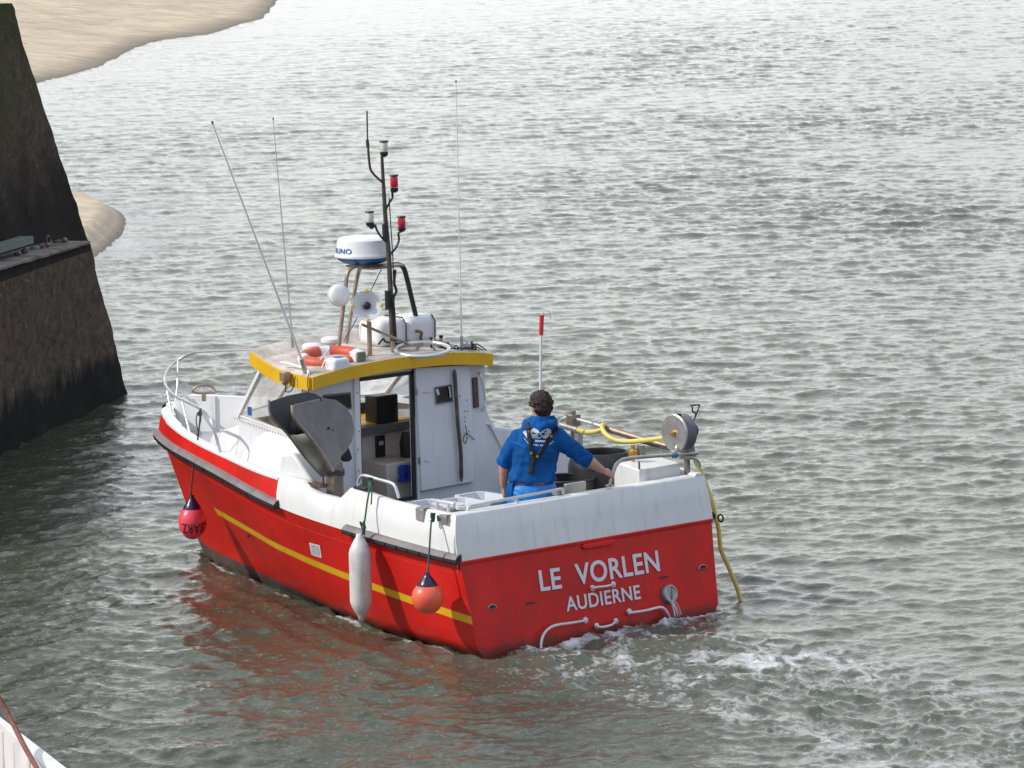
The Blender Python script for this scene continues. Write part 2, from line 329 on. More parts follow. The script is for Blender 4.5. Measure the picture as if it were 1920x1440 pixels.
def build_water():
    az0 = math.atan2(fw.y, fw.x)
    r = [2.0]
    while r[-1] < 19: r.append(r[-1]+1.0)
    r = r[:-1]+[20.0]
    while r[-1] < 165: r.append(r[-1]+.030*(r[-1]/25)**1.2)
    while r[-1] < 6000: r.append(r[-1]*1.06)
    r = np.array(r)
    fine = np.arange(-.168, .168, .00047); co = np.concatenate([np.linspace(-math.pi, -.8, 40)[:-1], np.linspace(-.8, -.168, 90)[:-1]])
    th = np.concatenate([co, fine, -co[::-1]])
    RR, TT = np.meshgrid(r, th, indexing='ij')
    X = CAM.x+RR*np.cos(az0+TT); Y = CAM.y+RR*np.sin(az0+TT)
    wd = np.array([math.cos(az0+.16), math.sin(az0+.16)])
    t1 = ocean(1024, 43.0, 1.25, .10, .0106, wd, 2.0, 3); t2 = ocean(1024, 17.3, 0.36, .05, .0044, wd, 1.4, 8, lmax=.9)
    t3 = ocean(512, 9.7, .48, .07, .0125, wd, 0, 21, lmax=1.1)
    q = -(X-CAM.x)*math.sin(az0)+(Y-CAM.y)*math.cos(az0)
    # gusts: patches of livelier and calmer water, stronger out in the open channel
    gu = .45+1.15*vnoise(X, Y, .11, 5, 3)**1.2; gu *= np.interp(RR, [25, 42, 60, 110], [1.1, 1.0, .88, .95])
    gc = at(1560, 470, z=0); gu *= 1+.75*np.exp(-(((X-gc.x)*fw.x+(Y-gc.y)*fw.y)/9)**2-(((X-gc.x)*rt0.x+(Y-gc.y)*rt0.y)/4.5)**2)
    SH = [at(px, py, z=0) for px, py in ((-260, 238), (-60, 195), (75, 156), (150, 136), (225, 106), (275, 82), (330, 72), (400, 62), (450, 46), (492, 34), (512, 12), (524, -4), (545, -40), (600, -75))]
    dsh, _ = segdist(X, Y, SH); gu *= .25+.75*np.clip(dsh/14, 0, 1)
    gu *= np.clip(1-.55*np.exp(-((RR-36)/8)**2)*np.clip((-q-.8)/2.5, 0, 1)*.35, .4, 1)
    fade = np.clip((175-RR)/15, 0, 1)*np.clip((RR-19)/1.5, 0, 1)*np.clip((.2-np.abs(TT))/.03, 0, 1)
    H = np.zeros_like(X); DX = np.zeros_like(X); DY = np.zeros_like(X)
    a, b, c = sample(t1, X, Y); H += a*gu; DX += b*gu; DY += c*gu
    g2 = gu*(.6+.8*vnoise(X, Y, .5, 9, 3)); a, b, c = sample(t2, X, Y); H += a*g2; DX += b*g2; DY += c*g2
    # lee of the quay and of the boat: smaller ripples
    lee = np.clip(1-np.hypot(X-10, Y-1)/7, 0, 1); H *= 1-.45*lee; DX *= 1-.45*lee; DY *= 1-.45*lee
    # wake and wash
    WP = [at(px, py, z=0) for px, py in ((1120, 1180), (1250, 1225), (1430, 1275), (1620, 1335), (1800, 1385), (1990, 1440), (2250, 1520))]
    d, s = segdist(X, Y, WP); hw = 1.1+.075*s
    wk = np.clip(1.25-d/hw, 0, 1)**1.1; wk *= np.clip(1.15-s/18, 0, 1)
    hd = np.abs(Y)-hullwl(X)                                    # distance outside the hull side
    inside = (X > -.05) & (X < 5.5) & (hd < 0)
    along = np.exp(-np.clip(hd, 0, 9)/.38)*((X > -.3) & (X < 5.6))
    along2 = np.exp(-np.clip(hd-.1, 0, 9)/1.5)*((X > -1.5) & (X < 6.3) & (Y > 0))*np.clip(vnoise(X, Y, .7, 77, 3)*2.4-.55, 0, 1)
    turb = np.clip(wk*1.15+along*.6+along2*.75, 0, 1.3)
    a, b, c = sample(t3, X+.35*vnoise(X, Y, 1.5, 31), Y+.35*vnoise(X, Y, 1.5, 32)); H += a*turb*.95; DX += b*turb*.8; DY += c*turb*.8
    H += turb*(vnoise(X, Y, 1.3, 44, 4)-.5)*.06
    # small bow wave standing off the hull and diverging ripples
    for off, am in ((.10, .03), (.42, .022), (.8, .015), (1.25, .01)):
        o2 = off+(5.6-X)*.10; H += am*np.exp(-((hd-o2)/.10)**2)*np.clip((5.9-X)/1, 0, 1)*np.clip((X+1.5)/1.5, 0, 1)*(vnoise(X, Y, 1.3, 12)+.35)
    # foam
    n1 = vnoise(X, Y, 1.15, 51, 5, .62); n2 = vnoise(X*1.0+.6*n1, Y+.6*n1, 3.3, 52, 5, .62); n3 = vnoise(X, Y, 9, 53, 3)
    rid = 1-np.abs(2*n2-1)*2.1
    fs_ = np.clip(1.0-s/16, .35, 1); band = fs_*np.exp(-((d-.55*hw)/(.42*hw))**2)+np.exp(-(d/(.3*hw))**2)*.5
    f = np.clip((rid*.8+n1*.85+n3*.25-1.08)*2.3, 0, 1)*np.clip(band, 0, 1)*np.clip(1.1-s/16, 0, 1)
    near = np.exp(-((X+.18-.25*n1)/.26)**2)*np.clip((1.3-np.abs(Y))/.3, 0, 1)*(X < .06)
    f = np.maximum(f, np.clip((rid*.5+n2*.8+n3*.35+near*.55-1.25)*2.6, 0, .9)*(near > .03))
    edge = np.exp(-((hd-.06-.05*n1)/.035)**2)*((X > -.1) & (X < 5.6)); f = np.maximum(f, np.clip((edge*.6+n2*.9+n3*.2-1.05)*2.2, 0, .75))
    # little white breakers out in the channel
    wc = np.clip((a*0+sample(t1, X, Y, (0,))[0]*gu/.0106+n3*1.2-3.9)*1.2, 0, .55)*(RR > 33); f = np.maximum(f, wc)
    # surf round the sand spit
    SP = [at(px, py, z=0) for px, py in ((150, 372), (190, 382), (236, 412), (230, 442), (186, 474))]
    ds, _ = segdist(X, Y, SP); f = np.maximum(f, np.clip(1.15-ds/1.6, 0, 1)*np.clip(n1*1.5-.35, 0, 1)*.8)
    H += f*.012
    H = np.where(inside, -.04, H); Z = H*fade; X2 = X+DX*fade*.9; Y2 = Y+DY*fade*.9
    co_ = np.stack([X2, Y2, Z], -1).astype(np.float32).reshape(-1, 3); nr, nc = X.shape
    me = bpy.data.meshes.new('water'); me.vertices.add(nr*nc); me.vertices.foreach_set('co', co_.ravel())
    I = np.arange(nr*nc).reshape(nr, nc); Q = np.stack([I[:-1, :-1], I[1:, :-1], I[1:, 1:], I[:-1, 1:]], -1).reshape(-1, 4); nq = len(Q)
    me.loops.add(nq*4); me.loops.foreach_set('vertex_index', Q.ravel().astype(np.int32)); me.polygons.add(nq)
    me.polygons.foreach_set('loop_start', np.arange(nq, dtype=np.int32)*4); me.polygons.foreach_set('loop_total', np.full(nq, 4, np.int32))
    me.update(); me.validate()
    me.polygons.foreach_set('use_smooth', [True]*nq)
    at_ = me.attributes.new('foam', 'FLOAT', 'POINT'); at_.data.foreach_set('value', f.astype(np.float32).ravel())
    at2 = me.attributes.new('churn', 'FLOAT', 'POINT'); at2.data.foreach_set('value', np.clip(turb, 0, 1).astype(np.float32).ravel())
    m = bpy.data.materials.new('sea_water'); m.use_nodes = True; t = m.node_tree; n = t.nodes; L = t.links.new; b_ = n['Principled BSDF']
    b_.inputs['IOR'].default_value = 1.333
    fa = n.new('ShaderNodeAttribute'); fa.attribute_name = 'foam'; ca = n.new('ShaderNodeAttribute'); ca.attribute_name = 'churn'
    tx = n.new('ShaderNodeTexCoord'); fn = n.new('ShaderNodeTexNoise'); fn.inputs['Scale'].default_value = 28; fn.inputs['Detail'].default_value = 6; L(tx.outputs['Object'], fn.inputs[0])
    ad = n.new('ShaderNodeMath'); ad.operation = 'MULTIPLY_ADD'; L(fn.outputs['Fac'], ad.inputs[0]); ad.inputs[1].default_value = .9; L(fa.outputs['Fac'], ad.inputs[2])
    rg = n.new('ShaderNodeMapRange'); rg.inputs[1].default_value = .52; rg.inputs[2].default_value = 1.35; L(ad.outputs[0], rg.inputs[0])
    big = n.new('ShaderNodeTexNoise'); big.inputs['Scale'].default_value = .09; big.inputs['Detail'].default_value = 3; L(tx.outputs['Object'], big.inputs[0])
    wc1 = n.new('ShaderNodeMixRGB'); wc1.inputs[1].default_value = (.040, .046, .028, 1); wc1.inputs[2].default_value = (.066, .082, .050, 1); L(big.outputs['Fac'], wc1.inputs[0])
    wc2 = n.new('ShaderNodeMixRGB'); wc2.inputs[2].default_value = (.085, .098, .072, 1); L(ca.outputs['Fac'], wc2.inputs[0]); L(wc1.outputs[0], wc2.inputs[1])
    wf = n.new('ShaderNodeMixRGB'); wf.inputs[2].default_value = (.72, .74, .74, 1); L(rg.outputs[0], wf.inputs[0]); L(wc2.outputs[0], wf.inputs[1]); L(wf.outputs[0], b_.inputs['Base Color'])
    ro = n.new('ShaderNodeMapRange'); ro.inputs[3].default_value = .055; ro.inputs[4].default_value = .7; L(rg.outputs[0], ro.inputs[0]); L(ro.outputs[0], b_.inputs['Roughness'])
    # capillary ripples too fine for the mesh
    mpw = n.new('ShaderNodeMapping'); mpw.inputs['Rotation'].default_value = (0, 0, -(az0+.16)); mpw.inputs['Scale'].default_value = (1.7, .8, 1); L(tx.outputs['Object'], mpw.inputs[0])
    r1 = n.new('ShaderNodeTexNoise'); r1.inputs['Scale'].default_value = 9; r1.inputs['Detail'].default_value = 5; r1.inputs['Roughness'].default_value = .6; r1.inputs['Distortion'].default_value = .4; L(mpw.outputs[0], r1.inputs[0])
    bp = n.new('ShaderNodeBump'); bp.inputs['Strength'].default_value = .5; bp.inputs['Distance'].default_value = .02; L(r1.outputs['Fac'], bp.inputs['Height']); L(bp.outputs[0], b_.inputs['Normal'])
    me.materials.append(m); o = bpy.data.objects.new('water', me); COL.objects.link(o); tag(o, None, kind='structure')
build_water()

# ------------------------------------------------------------------ SAND BANKS
def sand_mat():
    m = mat('wet_sand', (.66, .57, .43), .8, var=.2, scale=.6, col2=(.46, .39, .30), bump=.9, bscale=5)
    t = m.node_tree; n = t.nodes; L = t.links.new; b = n['Principled BSDF']
    tc_ = n.new('ShaderNodeTexCoord'); mp_ = n.new('ShaderNodeMapping'); mp_.inputs['Rotation'].default_value = (0, 0, R(28)); mp_.inputs['Scale'].default_value = (.28, 1.6, 1)
    L(tc_.outputs['Object'], mp_.inputs[0]); n1 = n.new('ShaderNodeTexNoise'); n1.inputs['Scale'].default_value = 1.9; n1.inputs['Detail'].default_value = 11; n1.inputs['Roughness'].default_value = .78; n1.inputs['Distortion'].default_value = 1.2; L(mp_.outputs[0], n1.inputs[0])
    r1 = n.new('ShaderNodeMapRange'); r1.inputs[1].default_value = .38; r1.inputs[2].default_value = .62; L(n1.outputs['Fac'], r1.inputs[0])
    old = b.inputs['Base Color'].links[0].from_socket; mx_ = n.new('ShaderNodeMixRGB'); mx_.blend_type = 'MULTIPLY'; mx_.inputs[0].default_value = .85
    cr_ = n.new('ShaderNodeMixRGB'); cr_.inputs[1].default_value = (.60, .59, .57, 1); cr_.inputs[2].default_value = (1.15, 1.08, .95, 1); L(r1.outputs[0], cr_.inputs[0]); L(old, mx_.inputs[1]); L(cr_.outputs[0], mx_.inputs[2])
    sz = n.new('ShaderNodeSeparateXYZ'); L(tc_.outputs['Object'], sz.inputs[0]); wr_ = n.new('ShaderNodeMapRange'); wr_.inputs[1].default_value = .10; wr_.inputs[2].default_value = .02; wr_.inputs[4].default_value = .8; L(sz.outputs['Z'], wr_.inputs[0])
    wm_ = n.new('ShaderNodeMixRGB'); wm_.inputs[2].default_value = (.13, .105, .08, 1); L(wr_.outputs[0], wm_.inputs[0]); L(mx_.outputs[0], wm_.inputs[1]); L(wm_.outputs[0], b.inputs['Base Color'])
    return m
SAND = sand_mat()
def bank(name, shore, back, label, slope, hmax, rip):
    """terrain that rises from the shoreline (list of points) away over the vectors `back`"""
    P = spline(shore, 14); n = len(P); rows = []
    Lb = V(back).length; st = [-.7, -.2, .1, .5, 1, 1.7, 2.5, 3.5, 4.6, 6, 7.6, 9.5, 12, 15, 19, 24, 30, 38, 48, 60, 80, 110, 160, 230]
    st = [s for s in st if s < Lb]+[Lb]
    for s in st:
        row = []
        for i, p in enumerate(P):
            q = V(p)+V(back)/Lb*s; h = hmax*(1-math.exp(-max(s, -.7)*slope/hmax)) if s > 0 else s*.25
            if s > 0: h += rip*(mnoise.noise(V((q.x*.12, q.y*.45, 3)))+.6*mnoise.noise(V((q.x*.35, q.y*1.1, 7))))*min(1, s/12)
            jit = .10*mnoise.noise(V((q.x*.5, q.y*.5, 1)))
            row.append((q.x+jit, q.y+jit, max(h, .02+.012*min(s, 3)) if s > .15 else h))
        rows.append(row)
    mb = MB(); mb.grid(rows); o = mb.build(name, SAND, smooth=True, sharp=180); tag(o, None, kind='structure'); return o
sh = [at(px, py, z=0) for px, py in ((-900, 330), (-560, 290), (-260, 238), (-60, 195), (75, 156), (150, 136), (225, 106), (275, 82), (330, 72), (400, 62), (450, 46), (492, 34), (512, 12), (524, -4), (545, -40), (600, -75))]
bank('sand_bank', sh, (at(-900, -60, z=0)-at(-200, 200, z=0))*1.0, '', .035, .9, .09)
sp_ = [at(px, py, z=0) for px, py in ((60, 352), (120, 362), (160, 371), (195, 384), (222, 398), (233, 412), (231, 430), (215, 452), (190, 472), (150, 500), (90, 540))]
def spit():
    P = spline(sp_, 10); c = at(40, 440, z=0); mb = MB(); rows = []
    for s in np.linspace(-.12, 1, 14):
        rows.append([(p.x+(c.x-p.x)*s, p.y+(c.y-p.y)*s, (.28*min(1, s*4.5) if s > 0 else s*.5)+(.01*mnoise.noise(V((p.x, p.y, s*4))) if s > 0 else 0)) for p in P])
    mb.grid(rows); o = mb.build('sand_spit', SAND, sharp=180); tag(o, None, kind='structure')
spit()

# ------------------------------------------------------------------ QUAY
def granite():
    m = mat('quay_stone', (.12, .086, .062), .9, var=.28, scale=9, bump=1.0, bscale=18)
    t = m.node_tree; n = t.nodes; L = t.links.new; b = n['Principled BSDF']; tc_ = n.new('ShaderNodeTexCoord'); sp = n.new('ShaderNodeSeparateXYZ'); L(tc_.outputs['Object'], sp.inputs[0])
    def mask(src, lo, hi, a=1.0):
        r_ = n.new('ShaderNodeMapRange'); r_.inputs[1].default_value = lo; r_.inputs[2].default_value = hi; r_.inputs[4].default_value = a; L(src, r_.inputs[0]); return r_.outputs[0]
    def noise_(sc, det=6, mpv=None, dist=0):
        q = n.new('ShaderNodeTexNoise'); q.inputs['Scale'].default_value = sc; q.inputs['Detail'].default_value = det; q.inputs['Roughness'].default_value = .65; q.inputs['Distortion'].default_value = dist
        if mpv: mm = n.new('ShaderNodeMapping'); mm.inputs['Scale'].default_value = mpv; L(tc_.outputs['Object'], mm.inputs[0]); L(mm.outputs[0], q.inputs[0])
        else: L(tc_.outputs['Object'], q.inputs[0])
        return q.outputs['Fac']
    def mul(a, b_):
        q = n.new('ShaderNodeMath'); q.operation = 'MULTIPLY'; L(a, q.inputs[0]); L(b_, q.inputs[1]); return q.outputs[0]
    def addm(a, k, b_):
        q = n.new('ShaderNodeMath'); q.operation = 'MULTIPLY_ADD'; L(a, q.inputs[0]); q.inputs[1].default_value = k; L(b_, q.inputs[2]); return q.outputs[0]
    last = b.inputs['Base Color'].links[0].from_socket
    def over(fac, c):
        nonlocal last
        q = n.new('ShaderNodeMixRGB'); q.inputs[2].default_value = (*c, 1); L(fac, q.inputs[0]); L(last, q.inputs[1]); last = q.outputs[0]
    over(mask(noise_(11, 3), .64, .70, .6), (.24, .21, .18)); over(mask(noise_(26, 3), .60, .70, .6), (.16, .13, .11)); over(mask(noise_(17, 4), .42, .34, .8), (.028, .022, .018))                         # pale aggregate and limpets
    over(mul(mask(noise_(1.6, 8, (1, 1, .5)), .42, .62), mask(sp.outputs['Z'], 2.6, 3.6)), (.055, .06, .018))   # moss up high
    over(mul(mask(noise_(2.3, 6), .6, .68), mask(sp.outputs['Z'], 3.0, 3.5)), (.2, .1, .025))                # rusty lichen
    zz = addm(noise_(2.2, 8, (2.5, 2.5, .8)), -.9, sp.outputs['Z'])
    over(mask(zz, .16, -.05), (.006, .006, .005))                                    # seaweed below the tide mark
    zt = addm(noise_(1.6, 8, (1.5, 1.5, .9)), 1.5, sp.outputs['Z'])
    gt_ = n.new('ShaderNodeMath'); gt_.operation = 'GREATER_THAN'; gt_.inputs[1].default_value = 1.78; L(sp.outputs['Z'], gt_.inputs[0])
    over(mul(mask(zt, 3.9, 3.1, .85), gt_.outputs[0]), (.007, .006, .006))            # near-black base of the upper wall, thinning out upward
    L(last, b.inputs['Base Color']); b.inputs['Specular IOR Level'].default_value = .25
    return m
M['granite'] = granite()
QA = at(241, 738, z=0); QB = at(0, 852, z=0); qd = (QB-QA).normalized(); qn = V((qd.y, -qd.x, 0));
if qn.dot(fw) < 0: qn = -qn
_t = M['granite'].node_tree; _m = _t.nodes.new('ShaderNodeMapping'); _m.inputs['Rotation'].default_value = (0, 0, -math.atan2(qd.y, qd.x)); _m.inputs['Scale'].default_value = (.32, 1, 1)
_src = None
for l_ in list(_t.links):
    if l_.from_node.type == 'TEX_COORD' and l_.to_node.type != 'SEPXYZ' and l_.to_node != _m:
        _src = l_.from_socket; dst = l_.to_socket; _t.links.new(_m.outputs[0], dst)
_t.links.new(_src, _m.inputs[0])
quay = thing('quay_wall', QA, 'tall dark stone quay wall with mossy sloping end and a ledge', 'quay wall')
def qslab(pts, back, name, jit, mb=None):
    """wall block: outline on its face, deep behind; the face is a fine grid so it can be rough"""
    P = [V(p) for p in pts]; TL, TR, BR, BL = P; nu, nv = 70, 46; rows = []
    for j in range(nv+1):
        v = j/nv; row = []
        for i in range(nu+1):
            u = i/nu; p = (TL*(1-u)+TR*u)*(1-v)+(BL*(1-u)+BR*u)*v
            e = jit*(mnoise.noise(p*1.3)+.6*mnoise.noise(p*4.1)+.35*mnoise.noise(p*11)); ed = jit*.35*(mnoise.noise(V((0, 5, p.z*2.1)))+.7*mnoise.noise(V((3, 1, p.z*7)))) if i == nu else 0
            row.append(p-qn*e-qd*ed*1.2)
        rows.append(row)
    m_ = MB(); m_.grid(rows); B = qn*back
    m_.grid([[r_[-1] for r_ in rows], [r_[-1]+B for r_ in rows]]); m_.grid([rows[0], [p+B for p in rows[0]]]); m_.grid([[r_[0] for r_ in rows], [r_[0]+B for r_ in rows]])
    m_.grid([[p+B for p in r_] for r_ in (rows[0], rows[-1])])
    return m_.build(name, M['granite'], quay, sharp=50)
lowc = QA; hp = lambda px, py, k=0: at(px, py, p=QA+qn*k, n=qn)
qslab([hp(-420, 620), hp(166, 452), hp(243, 752), hp(-420, 1080)], 4.5, 'lower_wall', .022)
qslab([hp(-420, 8, .42), hp(21, 6, .42), hp(177, 492, .42), hp(-420, 680, .42)], 6, 'upper_wall', .03)
m_ = MB(); L0, L1 = hp(-420, 622), hp(163, 454); dd_ = (L1-L0).normalized(); rows = []
for i in range(90):
    p = L0.lerp(L1, i/89); e = .004*mnoise.noise(p*3)+.004*mnoise.noise(p*9); u_ = V((0, 0, 1)); rows.append([p-qn*(.03+e)-u_*(.025+e), p-qn*(.035+e)+u_*(.0+e), p-qn*.0+u_*(.015+e*.5), p+qn*.5+u_*.015])
m_.grid(rows); M['lit_ledge_cap'] = mat('lit_ledge_stone', (.30, .255, .235), .9, var=.3, scale=4, bump=.8, bscale=16, dirt=(.07, .065, .035), dirt_amt=.8, dscale=(2, 2, 2), dpos=(.45, .65)); m_.build('lit_ledge_cap', M['lit_ledge_cap'], quay, sharp=60)  # cap added in paler stone: light from above put into the ledge colour
gb = thing('metal_beam', hp(30, 470, .12), 'pale green metal channel beam lying on the quay ledge', 'beam')
m_ = MB(); a_, b_ = hp(-150, 523, .16), hp(62, 459, .16); dirb = (b_-a_).normalized(); Mx = frame(qn, dirb)
cB = (a_+b_)/2+V((0, 0, .10)); cB = cB-V((0, 0, .05)); m_.box(cB, ((b_-a_).length, .014, .07), Matrix((dirb, V((0, 0, 1)).cross(dirb)*-1, V((0, 0, 1)))).transposed()); m_.build('web', M['greenmetal'], gb, bev=.003)
m_ = MB(); m_.box(cB+V((0, 0, .039))+qn*.07, ((b_-a_).length, .16, .012), Matrix((dirb, qn, V((0, 0, 1)))).transposed()); m_.build('flange', M['greenmetal'], gb, bev=.003)
rb = thing('weedy_stones', hp(85, 462, .2), 'small weedy stones and old chain ring on the quay ledge', 'stones')
for i in range(7):
    m_ = MB(); c_ = hp(35+i*14+random.uniform(-4, 4), 478-i*4.2, .18+.1*random.random()); rr_ = random.uniform(.035, .06)
    pr = [(rr_*math.sin(t), rr_*.55*math.cos(t)) for t in np.linspace(math.pi, 0, 7)]; m_.lathe(pr, None, c_+V((0, 0, .02)), 10); m_.v = [tuple(V(v)+.02*mnoise.noise_vector(V(v)*14)) for v in m_.v]
    m_.build('stone', M['antifoul'] if i % 2 else M['greenmetal'], rb, sharp=180)
m_ = MB(); cc = hp(90, 452, .2); m_.tube([cc+V((0, 0, .0))+dirb*.055*math.cos(t)+V((0, 0, .055*math.sin(t))) for t in np.linspace(0, 2*math.pi, 24)[:-1]], .013, 8, closed=True); m_.build('ring', M['antifoul'], rb)

# ================================================================== THE BOAT
boat = thing('fishing_boat', (2.9, 0, 0), 'small red and white fishing boat with yellow edged wheelhouse roof motoring past the quay', 'fishing boat')
Yo = smoothtab([(0, 1.335), (.2, 1.36), (.8, 1.39), (1.5, 1.40), (2.4, 1.36), (3.0, 1.275), (3.6, 1.12), (4.2, .93), (4.8, .70), (5.3, .46), (5.65, .26), (5.85, .12), (5.95, 0)])   # half breadth at the strake
Zs = smoothtab([(0, .745), (.7, .785), (1.5, .845), (2.45, .925), (3.2, 1.01), (4.0, 1.06), (5.0, 1.07), (5.95, 1.05)])                       # strake height
Zr = smoothtab([(0, 1.10), (1.0, 1.135), (2.2, 1.155), (2.6, 1.17), (3.4, 1.215), (4.2, 1.24), (5.0, 1.265), (5.95, 1.285)])                 # rail height
Yw = smoothtab([(0, 1.29), (1.2, 1.16), (2, .99), (3, .70), (4, .43), (5, .17), (5.4, .0)])
XSTEM = lambda z: 5.40+.50*max(0, min(1, z/1.05))**.85+(.03 if z > 1.05 else 0)
rakex = lambda z: .14*z/.745 if z < .745 else .14+.06*(z-.745)/.36
def hull_pt(u, z, side=1):
    """point of the hull side: u 0 at the transom .. 1 at the stem, height z"""
    x0 = rakex(max(z, 0)); x1 = XSTEM(z); x = x0+(x1-x0)*u
    zs = Zs(x); t = max(0, min(1, z/zs)) if z >= 0 else 0
    yu = Yo(x*5.95/max(x1, 5.4)*1.0) if x1 < 5.95 else Yo(x)
    yw = Yw(x*5.4/x1); y = yw+(yu-yw)*(t**(.75 if x < 3 else 1.15 if x > 4.5 else .75+.4*(x-3)/1.5))
    if z < 0: y = yw*(1+z*1.5)
    if u > .999: y = 0
    return V((x, side*y, z))
US = [0, .02, .05]+[i/60 for i in range(5, 58)]+[.955, .965, .975, .983, .99, .995, .998, 1]
def stripe_z(x): return .275+.086*x-.0005*x*x-.013*max(0, x-2)**2
def hull_rows(side):
    rows = []; levels = []
    for u in US:
        x = rakex(.5)+(XSTEM(.5)-rakex(.5))*u; zs = Zs(x); af = max(-.04, .125*(x-1.7)/3.7); st = min(stripe_z(x), zs-.2)
        lv = [-.45, -.2, 0 if af > .02 else af-.02, max(af, -.03)]
        lv += [af+(st-.033-af)*k for k in (.35, .7)]+[st-.033, st+.033]+[st+.033+(zs-st-.033)*k for k in (.35, .36, .7, 1)]
        rows.append([hull_pt(u, z, side) for z in lv])
    return rows
m_ = MB()
for sd_ in (1, -1):
    rows = hull_rows(sd_); n_ = len(rows[0])
    for j in range(n_-1):
        mi = 2 if j < 3 else 0
        if j == 6: rb_ = [r_ for r_ in rows if r_[6].x > 4.42]; ra_ = [r_ for r_ in rows if r_[6].x <= 4.42]; m_.grid([[r_[j], r_[j+1]] for r_ in ra_], 1); m_.grid([[r_[j], r_[j+1]] for r_ in ra_[-1:]+rb_], 0)
        else: m_.grid([[r_[j], r_[j+1]] for r_ in rows], mi)
rowsP, rowsS = hull_rows(1), hull_rows(-1); tp, ts = rowsP[0], rowsS[0]
for j in range(len(tp)-1):
    q = [tp[j], tp[j+1], ts[j+1], ts[j]]; m_.add(q, [(0, 1, 2, 3)], 2 if j < 2 else 0)
hull = m_.build('hull', [M['red'], M['yellow'], M['antifoul']], boat, sharp=30)
# transom: lip where white meets red, and the knuckle
m_ = MB(); z_ = .745; m_.box((rakex(z_)-.006, 0, z_-.012), (.02, 2.72, .028)); m_.build('transom_lip', M['red'], boat, bev=.006)
# --- white topsides (aft) with their own inner wall
def side_top(x):         # height of the white bulwark's top edge, port side
    return interp(x, [(.2, 1.10), (1.0, 1.135), (1.42, 1.18), (1.50, 1.185), (1.62, 1.10), (1.66, 1.075), (1.95, 1.085), (2.05, 1.13), (2.12, 1.17), (2.52, 1.175)])
def topsides(side, x0, x1, n, ztop, name, mt, th=.10, flare=-.03, zb=None, mi=0):
    m_ = MB(); rows = []
    for i in range(n+1):
        x = x0+(x1-x0)*i/n; yo = Yo(x); zs = (zb or Zs)(x); zt = ztop(x); yt = yo+flare
        xs_ = x
        rows.append([V((xs_, side*(yo), zs-.01)), V((xs_, side*(yo-.002), zs+.4*(zt-zs))), V((xs_, side*(yt), zt-.02)), V((xs_, side*(yt-.02), zt)),
                     V((xs_, side*(yt-th+.02), zt)), V((xs_, side*(yt-th), zt-.02)), V((xs_, side*min(yt-th-.01, hull_pt((x-.1)/5.4, .5).y-.05), .5)), V((xs_, side*(hull_pt((x-.1)/5.4, .2).y-.05), .2))])
    m_.grid(rows); m_.add(rows[0], [tuple(range(8))]); m_.add(rows[-1], [tuple(range(8))])
    return m_.build(name, mt, boat, sharp=50)
topsides(1, .2, 2.5, 46, side_top, 'bulwark', M['white'])
topsides(-1, .2, 2.9, 30, lambda x: Zr(x)+.02+.07*max(0, (x-2.1)/.8), 'bulwark', M['white'])
# stern bulwark on the transom
m_ = MB(); rows = []
zt_ = lambda y: 1.108
for i in range(25):
    y = -1.37+2.74*i/24; f_ = 1-.03*abs(y)**2/1.9
    yy = lambda k: y*k
    rows.append([V((.138, y*1.0, .735)), V((.17, y*.995, .93)), V((.196, y*.972, 1.095)), V((.212, y*.962, 1.110)), V((.30, y*.95, 1.112)), V((.325, y*.94, 1.095)), V((.34, y*.90, .2))])
m_.grid(rows); m_.add(rows[0], [tuple(range(7))]); m_.add(rows[-1], [tuple(range(7))]); m_.build('stern_bulwark', M['white'], boat, sharp=50)
# red forward bulwark and its white rail
for sd_ in (1, -1):
    m_ = MB(); rows = []; rail = []; inner = []
    x0 = 2.5 if sd_ > 0 else 2.85
    for i in range(61):
        t = i/60; x = x0+(5.98-x0)*(1-(1-t)**1.7); yo = Yo(min(x, 5.95)); zs = Zs(x); zt = Zr(x)+(.115*min(1, max(0, (5.98-x)/.22))*min(1, max(.2, (x-2.9)/1.3)) if sd_ < 0 else 0)
        k = max(0, (yo-.045)) if yo > .06 else yo*.3
        rows.append([V((x, sd_*yo, zs)), V((x-.005*(x > 5), sd_*(yo-.012 if yo > .02 else 0), (zs+zt)/2)), V((x-.02*(x > 5.3), sd_*(yo-.03 if yo > .05 else 0), zt-.03))])
        a = V((x-.02*(x > 5.3), sd_*(yo-.022 if yo > .05 else 0), zt-.03)); tx_ = .085
        inn = V((x-(.09 if x > 5.5 else .04*(x > 5)), sd_*max(0, yo-.11), zt))
        rail.append([a, a+V((0, 0, .018)), V((a.x-.01, a.y*.985, zt)), inn, inn-V((0, 0, .02))]); inner.append([inn-V((0, 0, .015)), V((inn.x-.03, sd_*max(0, yo-.14), 1.0))])
    m_.grid(rows); m_.build('bow_bulwark', M['red'], boat, sharp=40)
    m_ = MB(); m_.grid(rail); m_.build('bow_rail', M['white'], boat, sharp=40)
    m_ = MB(); m_.grid(inner); m_.build('bulwark_lining', M['white'], boat, sharp=40)
    # foredeck
m_ = MB(); rows = []
for s_ in (1, -1): m_.grid([[V((x, s_*(Yo(x)-.12), 1.05)), V((x, s_*.86, 1.055))] for x in np.linspace(2.56, 3.80, 10)])
for i in range(40):
    x = 3.76+2.09*i/39; y = max(.01, Yo(x)-.12); z = min(Zr(x)-.17, 1.07); rows.append([V((x, y, z)), V((x, y*.5, z+.01)), V((x, -y*.5, z+.01)), V((x, -y, z))])
m_.grid(rows); m_.build('foredeck', M['foregrey'], boat)
